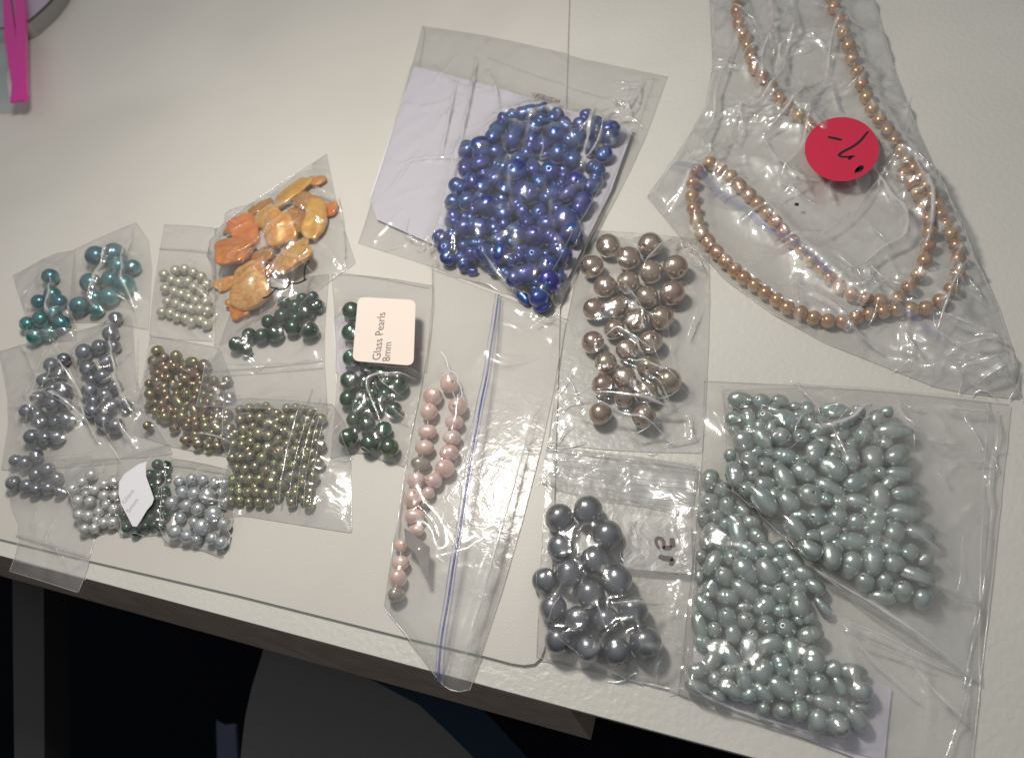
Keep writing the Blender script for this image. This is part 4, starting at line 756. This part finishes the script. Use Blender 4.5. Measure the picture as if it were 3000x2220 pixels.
SH = [(330,900,95,80,-40,'sh_brown','small brown orange shell chip at the left edge of the shell bag',0),(460,920,205,130,75,'sh_coral','coral red shell chip behind the leftmost large chip',0),(740,790,135,120,20,'sh_yellow','yellow shell chip half under the square orange chip',0),(640,650,130,75,-30,'sh_brown','curved orange brown shell chip at the upper left edge',0),(1010,480,215,90,-40,'sh_yellow','long yellow shell chip at the top of the bag',1),(1280,350,95,75,0,'sh_peach','small peach shell chip at the very top of the bag',0),(1180,590,140,100,20,'sh_brown','dark orange shell chip behind the upright yellow chip',0),(1060,810,215,100,65,'sh_brown','striped brown shell chip right of the square chip',.5),(1270,790,225,105,-75,'sh_yellow','upright yellow shell chip with a dark edge at the right',2.5),(1430,680,90,80,0,'sh_coral','small coral shell chip at the right edge of the bag',0),(780,1330,115,75,-50,'sh_orange','thin orange shell chip under the cream chip',0),
      (335,1150,205,180,90,'sh_orange','large bright orange shell chip at the left of the bag',3),(860,910,175,160,90,'sh_peach','square orange shell chip in the middle of the bag',3.5),(655,1230,120,100,-30,'sh_brown','small ridged brown shell chip between the large ones',2),(1010,1230,205,180,-30,'sh_cream','cream and orange shell chip, the palest of all',3),(240,1540,110,65,-25,'sh_peach','narrow peach shell chip at the lower left edge',0),(520,1570,225,205,90,'sh_cream','large peach and cream shell chip lowest but one',3),(400,1830,110,95,80,'sh_orange','small orange shell chip at the lowest tip',0),(330,1760,70,60,0,'sh_brown','tiny brown shell chip near the lowest tip',0)]
shp = []; 
for i, (x, y, a, b, an, mt, lb, lf) in enumerate(SH):
    q = s1(x, y); w, r = shell(q[0], q[1], a / 3.933 * 1.2, b / 3.933 * 1.22, an, mt, 60 + i, lb, lf); shp.append((w, r))
def shell_cover(X, Y):
    H = np.zeros_like(X)
    for w, d, e, A, Bq, top, t0, t1 in CH:
        u_ = (X - w[0]) * d[0] + (Y - w[1]) * d[1]; v_ = (X - w[0]) * e[0] + (Y - w[1]) * e[1]; q = (abs(u_) / A) ** 3 + (abs(v_) / Bq) ** 3
        m_ = q < 1.1; H[m_] = np.maximum(H[m_], (top + .5 + t0 * u_ + t1 * v_)[m_])
    return H
po_ = (np.array([w - np.array([0, 0, r * .45]) for w, r in shp]), np.array([r * 1.02 for w, r in shp]))
Mb = bag('m', 'clear bag of orange dyed shell chips', [dd((470, 503), (590, 415), (713, 338)), dd((713, 338), (735, 450), (776, 575)), dd((470, 757), (620, 690), (776, 575)), dd((470, 503), (472, 630), (470, 757))],
    [po_], 'crisp', obst=shell_cover, seed=71, ncrease=22, wave=.45, amp=1.2,
    creases=[(zz(600,440,3.933,(1430,100),(1500,480),(1560,900),(1560,1340)),1.6,.8),(zz(600,440,3.933,(1260,400),(1360,480),(1480,470)),1.8,1.6)])
sc_ = [(695 + 0, 0)]
for q in ([(1690, 660), (1640, 720), (1620, 790)], [(1640, 780), (1560, 840), (1500, 850)], [(1500, 860), (1440, 910), (1350, 910)], [(1400, 900), (1320, 980), (1270, 1000)]):
    P3 = Mb['path'](zz(400, 600, 3.177, *q), dz=.25, n=14); tube('marker_scribble', P3, .38, M['pen'], Mb['root'], 5, Mb['org'])

# ================================================================== gold necklace
z1, z2, z3 = (1850, 0, 2.79), (1850, 400, 3.435), (2300, 500, 3.435)
NP = [(z1, (1600, -110)), (z1, (1630, -30)), (z1, (1655, 60)), (z1, (1700, 165)), (z1, (1735, 270)), (z1, (1775, 375)), (z1, (1805, 480)), (z1, (1847, 585)), (z1, (1883, 690)), (z1, (1922, 795)), (z1, (1965, 895)), (z1, (2030, 985)), (z1, (2095, 1070)), (z1, (2155, 1150)), (z1, (2205, 1235)), (z1, (2255, 1315)), (z3, (1290, -10)), (z3, (1350, 60)), (z3, (1400, 150)), (z3, (1455, 250)), (z3, (1510, 350)), (z3, (1565, 440)), (z3, (1620, 530)), (z3, (1675, 640)), (z3, (1725, 755)), (z3, (1745, 890)), (z3, (1735, 1040)), (z3, (1675, 1190)), (z3, (1560, 1310)), (z3, (1410, 1385)), (z3, (1250, 1395)), (z3, (1095, 1400)), (z3, (955, 1350)), (z3, (820, 1290)), (z3, (675, 1245)), (z3, (550, 1165)), (z3, (450, 1075)), (z3, (355, 990)), (z3, (262, 895)), (z3, (168, 805)), (z3, (75, 710)),
      (z2, (1525, 965)), (z2, (1445, 860)), (z2, (1358, 770)), (z2, (1272, 675)), (z2, (1185, 590)), (z2, (1090, 500)), (z2, (1000, 405)), (z2, (900, 330)), (z2, (790, 270)), (z2, (652, 345)), (z2, (617, 470)), (z2, (610, 605)), (z2, (625, 730)), (z2, (657, 850)), (z2, (707, 970)), (z2, (777, 1070)), (z2, (860, 1168)), (z2, (947, 1262)), (z2, (1047, 1348)), (z2, (1132, 1422)), (z2, (1237, 1492)), (z2, (1350, 1572)), (z2, (1462, 1645)),
      (z3, (35, 1380)), (z3, (157, 1428)), (z3, (287, 1478)), (z3, (430, 1508)), (z3, (576, 1513)), (z3, (717, 1478)), (z3, (862, 1442)), (z3, (1000, 1375)), (z3, (1133, 1290)), (z3, (1243, 1175)), (z3, (1340, 1050)), (z3, (1408, 905)), (z3, (1440, 760)), (z3, (1455, 620)), (z3, (1452, 485)), (z3, (1420, 350)), (z3, (1370, 230)), (z3, (1300, 120)), (z3, (1210, 30))]
NP2 = [(z1, (1560, 1100)), (z1, (1460, 1020)), (z1, (1370, 945)), (z1, (1285, 880)), (z1, (1215, 805)), (z1, (1145, 715)), (z1, (1070, 630)), (z1, (1010, 560)), (z1, (978, 465)), (z1, (950, 375)), (z1, (915, 285)), (z1, (880, 192)), (z1, (866, 92)), (z1, (862, -8)), (z1, (855, -110))]
def npx(L): return [(q[0] + p[0] / q[2], q[1] + p[1] / q[2]) for q, p in L]
nb = [(x, y, 20 + 2.6 * (y / 1000) , 20 + 2.6 * (y / 1000), 0) for x, y in npx(NP)]
nb2 = [(x, y, 20, 20, 0) for x, y in npx(NP2)]
w0 = W(nb[0][:2]); nk = empty('pearl_necklace', (w0[0], w0[1], 0), 'long looped strand of gold pearls in the crinkled top right bag', 'pearl strand')
pn = place_beads(nb + nb2, 'round', 'gold', '', '', '', None, parent=nk, seed=77, tight=.95)
no = np.array(nk.location) / S; tube('thread', pn[0][:len(nb)], .2, M['thread'], nk, 5, no); tube('thread', pn[0][len(nb):], .2, M['thread'], nk, 5, no)
Tb = bag('t', 'crinkled clear bag around the gold pearl strand with a round red sticker', [dd((1545, -40), (1700, -40), (1895, -40)), dd((1895, -40), (1965, 200), (2110, 520), (2200, 720), (2228, 868)), dd((1410, 428), (1530, 572), (1740, 722), (1960, 810), (2060, 850), (2228, 868)), dd((1545, -40), (1556, 200), (1480, 330), (1410, 428))],
    [pn], 'sheen', seed=19, ncrease=44, wave=.9, lam=22, amp=1.7, cell=.9, air=.8, crump=((42, 3.2), (20, .35)), spots=((2830, 1050, 280, 34), (2200, 180, 220, 16), (2550, 830, 170, 10), (2680, 540, 110, 8), (2150, 560, 180, 8), (2920, 1130, 120, 12)),
    creases=[(zz(*z1,(1120,0),(1160,280),(1060,540),(1060,740)),2.6,1.4),(zz(*z1,(1320,0),(1335,330),(1200,430),(1180,600)),2.2,.9),(zz(*z1,(1340,250),(1250,500),(1220,690),(1060,870),(830,990)),2.2,.8),(zz(*z1,(880,280),(780,560),(680,820),(690,1010),(570,1230),(620,1340),(700,1290),(820,1130)),2.2,.8),(zz(*z1,(1680,230),(1610,400),(1600,620)),2.4,1),(zz(*z1,(1640,690),(1500,740),(1250,1010),(1080,1140)),2.4,.8),(zz(*z1,(1540,890),(1440,960),(1430,1080)),1.6,.8),(zz(*z1,(1080,1140),(1120,1280),(1300,1480),(1500,1480)),1.8,1.2),
             (zz(*z1,(1640,700),(1640,860),(1680,940)),1.8,1),(zz(*z3,(860,0),(1000,200),(1080,330),(1180,440),(1210,640),(1180,760),(900,880),(780,1040),(560,1150)),2.6,1.1),(zz(*z3,(1240,0),(1400,300),(1430,550),(1410,760),(1340,900)),2.6,.8),(zz(*z3,(800,1040),(850,1250),(730,1290)),2,1),(zz(*z3,(1800,1150),(1950,1320)),1.5,.8),(zz(*z3,(1520,1540),(1850,1640)),1.8,.8),(zz(2400,900,3.722,(1270,180),(1630,290),(1820,340),(1920,420)),1.8,.8),(zz(2400,900,3.722,(310,310),(500,430),(680,520)),1.6,.8),(zz(2400,900,3.722,(880,320),(960,440),(1020,540)),1.8,.9),(zz(2400,900,3.722,(1400,580),(1600,440),(2100,400)),2.2,1.4),(zz(2400,900,3.722,(1450,760),(1800,700),(2130,520)),2.2,1.8),(zz(2400,900,3.722,(1700,870),(1950,740),(2130,620)),2,1.4)],
    bands=[(zz(*z2,(370,300),(900,610),(1300,960),(1560,1120),(1990,1510)),3.6,'bluehaze'),(zz(2400,900,3.722,(780,90),(1000,220),(1300,400)),2.2,'bluehaze')])
rp = zz(*z1, (1720, 1220))[0]; zr = 12.
for _ in range(2):
    c = W(rp, zr); rr = np.hypot(Tb['X'] - c[0], Tb['Y'] - c[1]); zr = float(Tb['H'][rr < 14].max()) * .9 + .2
ring = []
for k in range(48):
    t = 2 * math.pi * k / 48; ring.append(tuple(W((rp[0] + 109 * math.cos(t), rp[1] + 94 * math.sin(t)), zr)[:2]))
rs_ = prism('round_sticker', ring, zr - .15, zr, M['red'], Tb['root'], Tb['org'])
for q, w in (([(1605, 1120), (1720, 1145)], 1.5), ([(1935, 1075), (1850, 1180), (1700, 1255), (1692, 1280), (1760, 1285), (1825, 1275)], 1.3), ([(1800, 1280), (1775, 1305)], 1.5), ([(1830, 1415), (1840, 1385), (1880, 1370), (1870, 1400), (1830, 1400), (1885, 1345), (1890, 1385)], 1.3)):
    ribbon('marker_stroke', zz(*z1, *q), w, zr + .05, 'pen', rs_, Tb['org'])
dk = Tb['surf'](zz(*z2, (1655, 762))[0]); dot = [(dk[0] + 1.3 * math.cos(t) * (1 if k % 2 else .55), dk[1] + 1.3 * math.sin(t) * (1 if k % 2 else .55)) for k, t in enumerate(np.linspace(0, 5.5, 8))]
prism('ink_speck', dot, dk[2], dk[2] + .1, M['pen'], Tb['root'], Tb['org'])

# ================================================================== top left: slider bag and tray
tr = empty('tray', (*W((60, 0))[:2], MT), 'rounded metal tray with a lilac inside at the top left corner', 'tray')
to_ = np.array(tr.location) / S
TP = [tuple(W(p, 12)[:2]) for p in ((196, -120), (190, -60), (158, -8), (128, 24), (100, 48), (72, 72), (40, 80), (-40, 88), (-500, 150), (-500, -300), (180, -300))]
TP = [tuple(q) for q in smoothline(TP + [TP[0]], 2)[:-1]]
c_ = np.mean(TP, 0)
prism('tray_body', TP, MT + .1, 11, M['tin'], tr, to_); prism('tray_inside', [tuple(c_ + (np.array(q) - c_) * .985) for q in TP], 11, 11.4, M['tinin'], tr, to_)
tube('tray_rim', [(*q, 11.6) for q in TP] + [(*TP[0], 11.6)], .8, M['dark'], tr, 8, to_)
sb = empty('slider_bag', (*W((0, 100))[:2], 12), 'grey plastic bag with a magenta slider zip hanging in at the top left', 'plastic bag')
so_ = np.array(sb.location) / S
def strip(name, pts, z, th, mat):
    return prism(name, [tuple(W(p, z)[:2]) for p in pts], z - th, z, M[mat], sb, so_)
strip('zip_track', zz(0, 0, 3.177, (130, -150), (200, -150), (235, 60), (243, 700), (250, 880), (215, 925), (170, 930)), 16, 2.2, 'magenta')
strip('zip_track', zz(0, 0, 3.177, (20, -150), (80, -150), (140, 300), (175, 600), (172, 935), (92, 950), (110, 800), (40, 350)), 14.8, 1.4, 'magenta')
V = []; nuu, nvv = 14, 24; Pf = [[W((-320 + (i / (nuu - 1)) * (300 + (30 + 8 * math.sin(j * .6)) * 1.0) + j * 0.9, -160 + j * 21), 14 - 10 * (j / nvv) ** 2 + 1.2 * math.sin(i * 1.3 + j * .5)) for i in range(nuu)] for j in range(nvv)]
V = np.array(Pf).reshape(-1, 3); ii = np.arange(nuu * nvv).reshape(nvv, nuu)
meshobj('bag_film', V, np.stack([ii[:-1, :-1], ii[:-1, 1:], ii[1:, 1:], ii[1:, :-1]], -1).reshape(-1, 4).tolist(), M['greyfilm'], sb, origin=so_)
print('objects', len(bpy.data.objects), 'maxG', G.max())
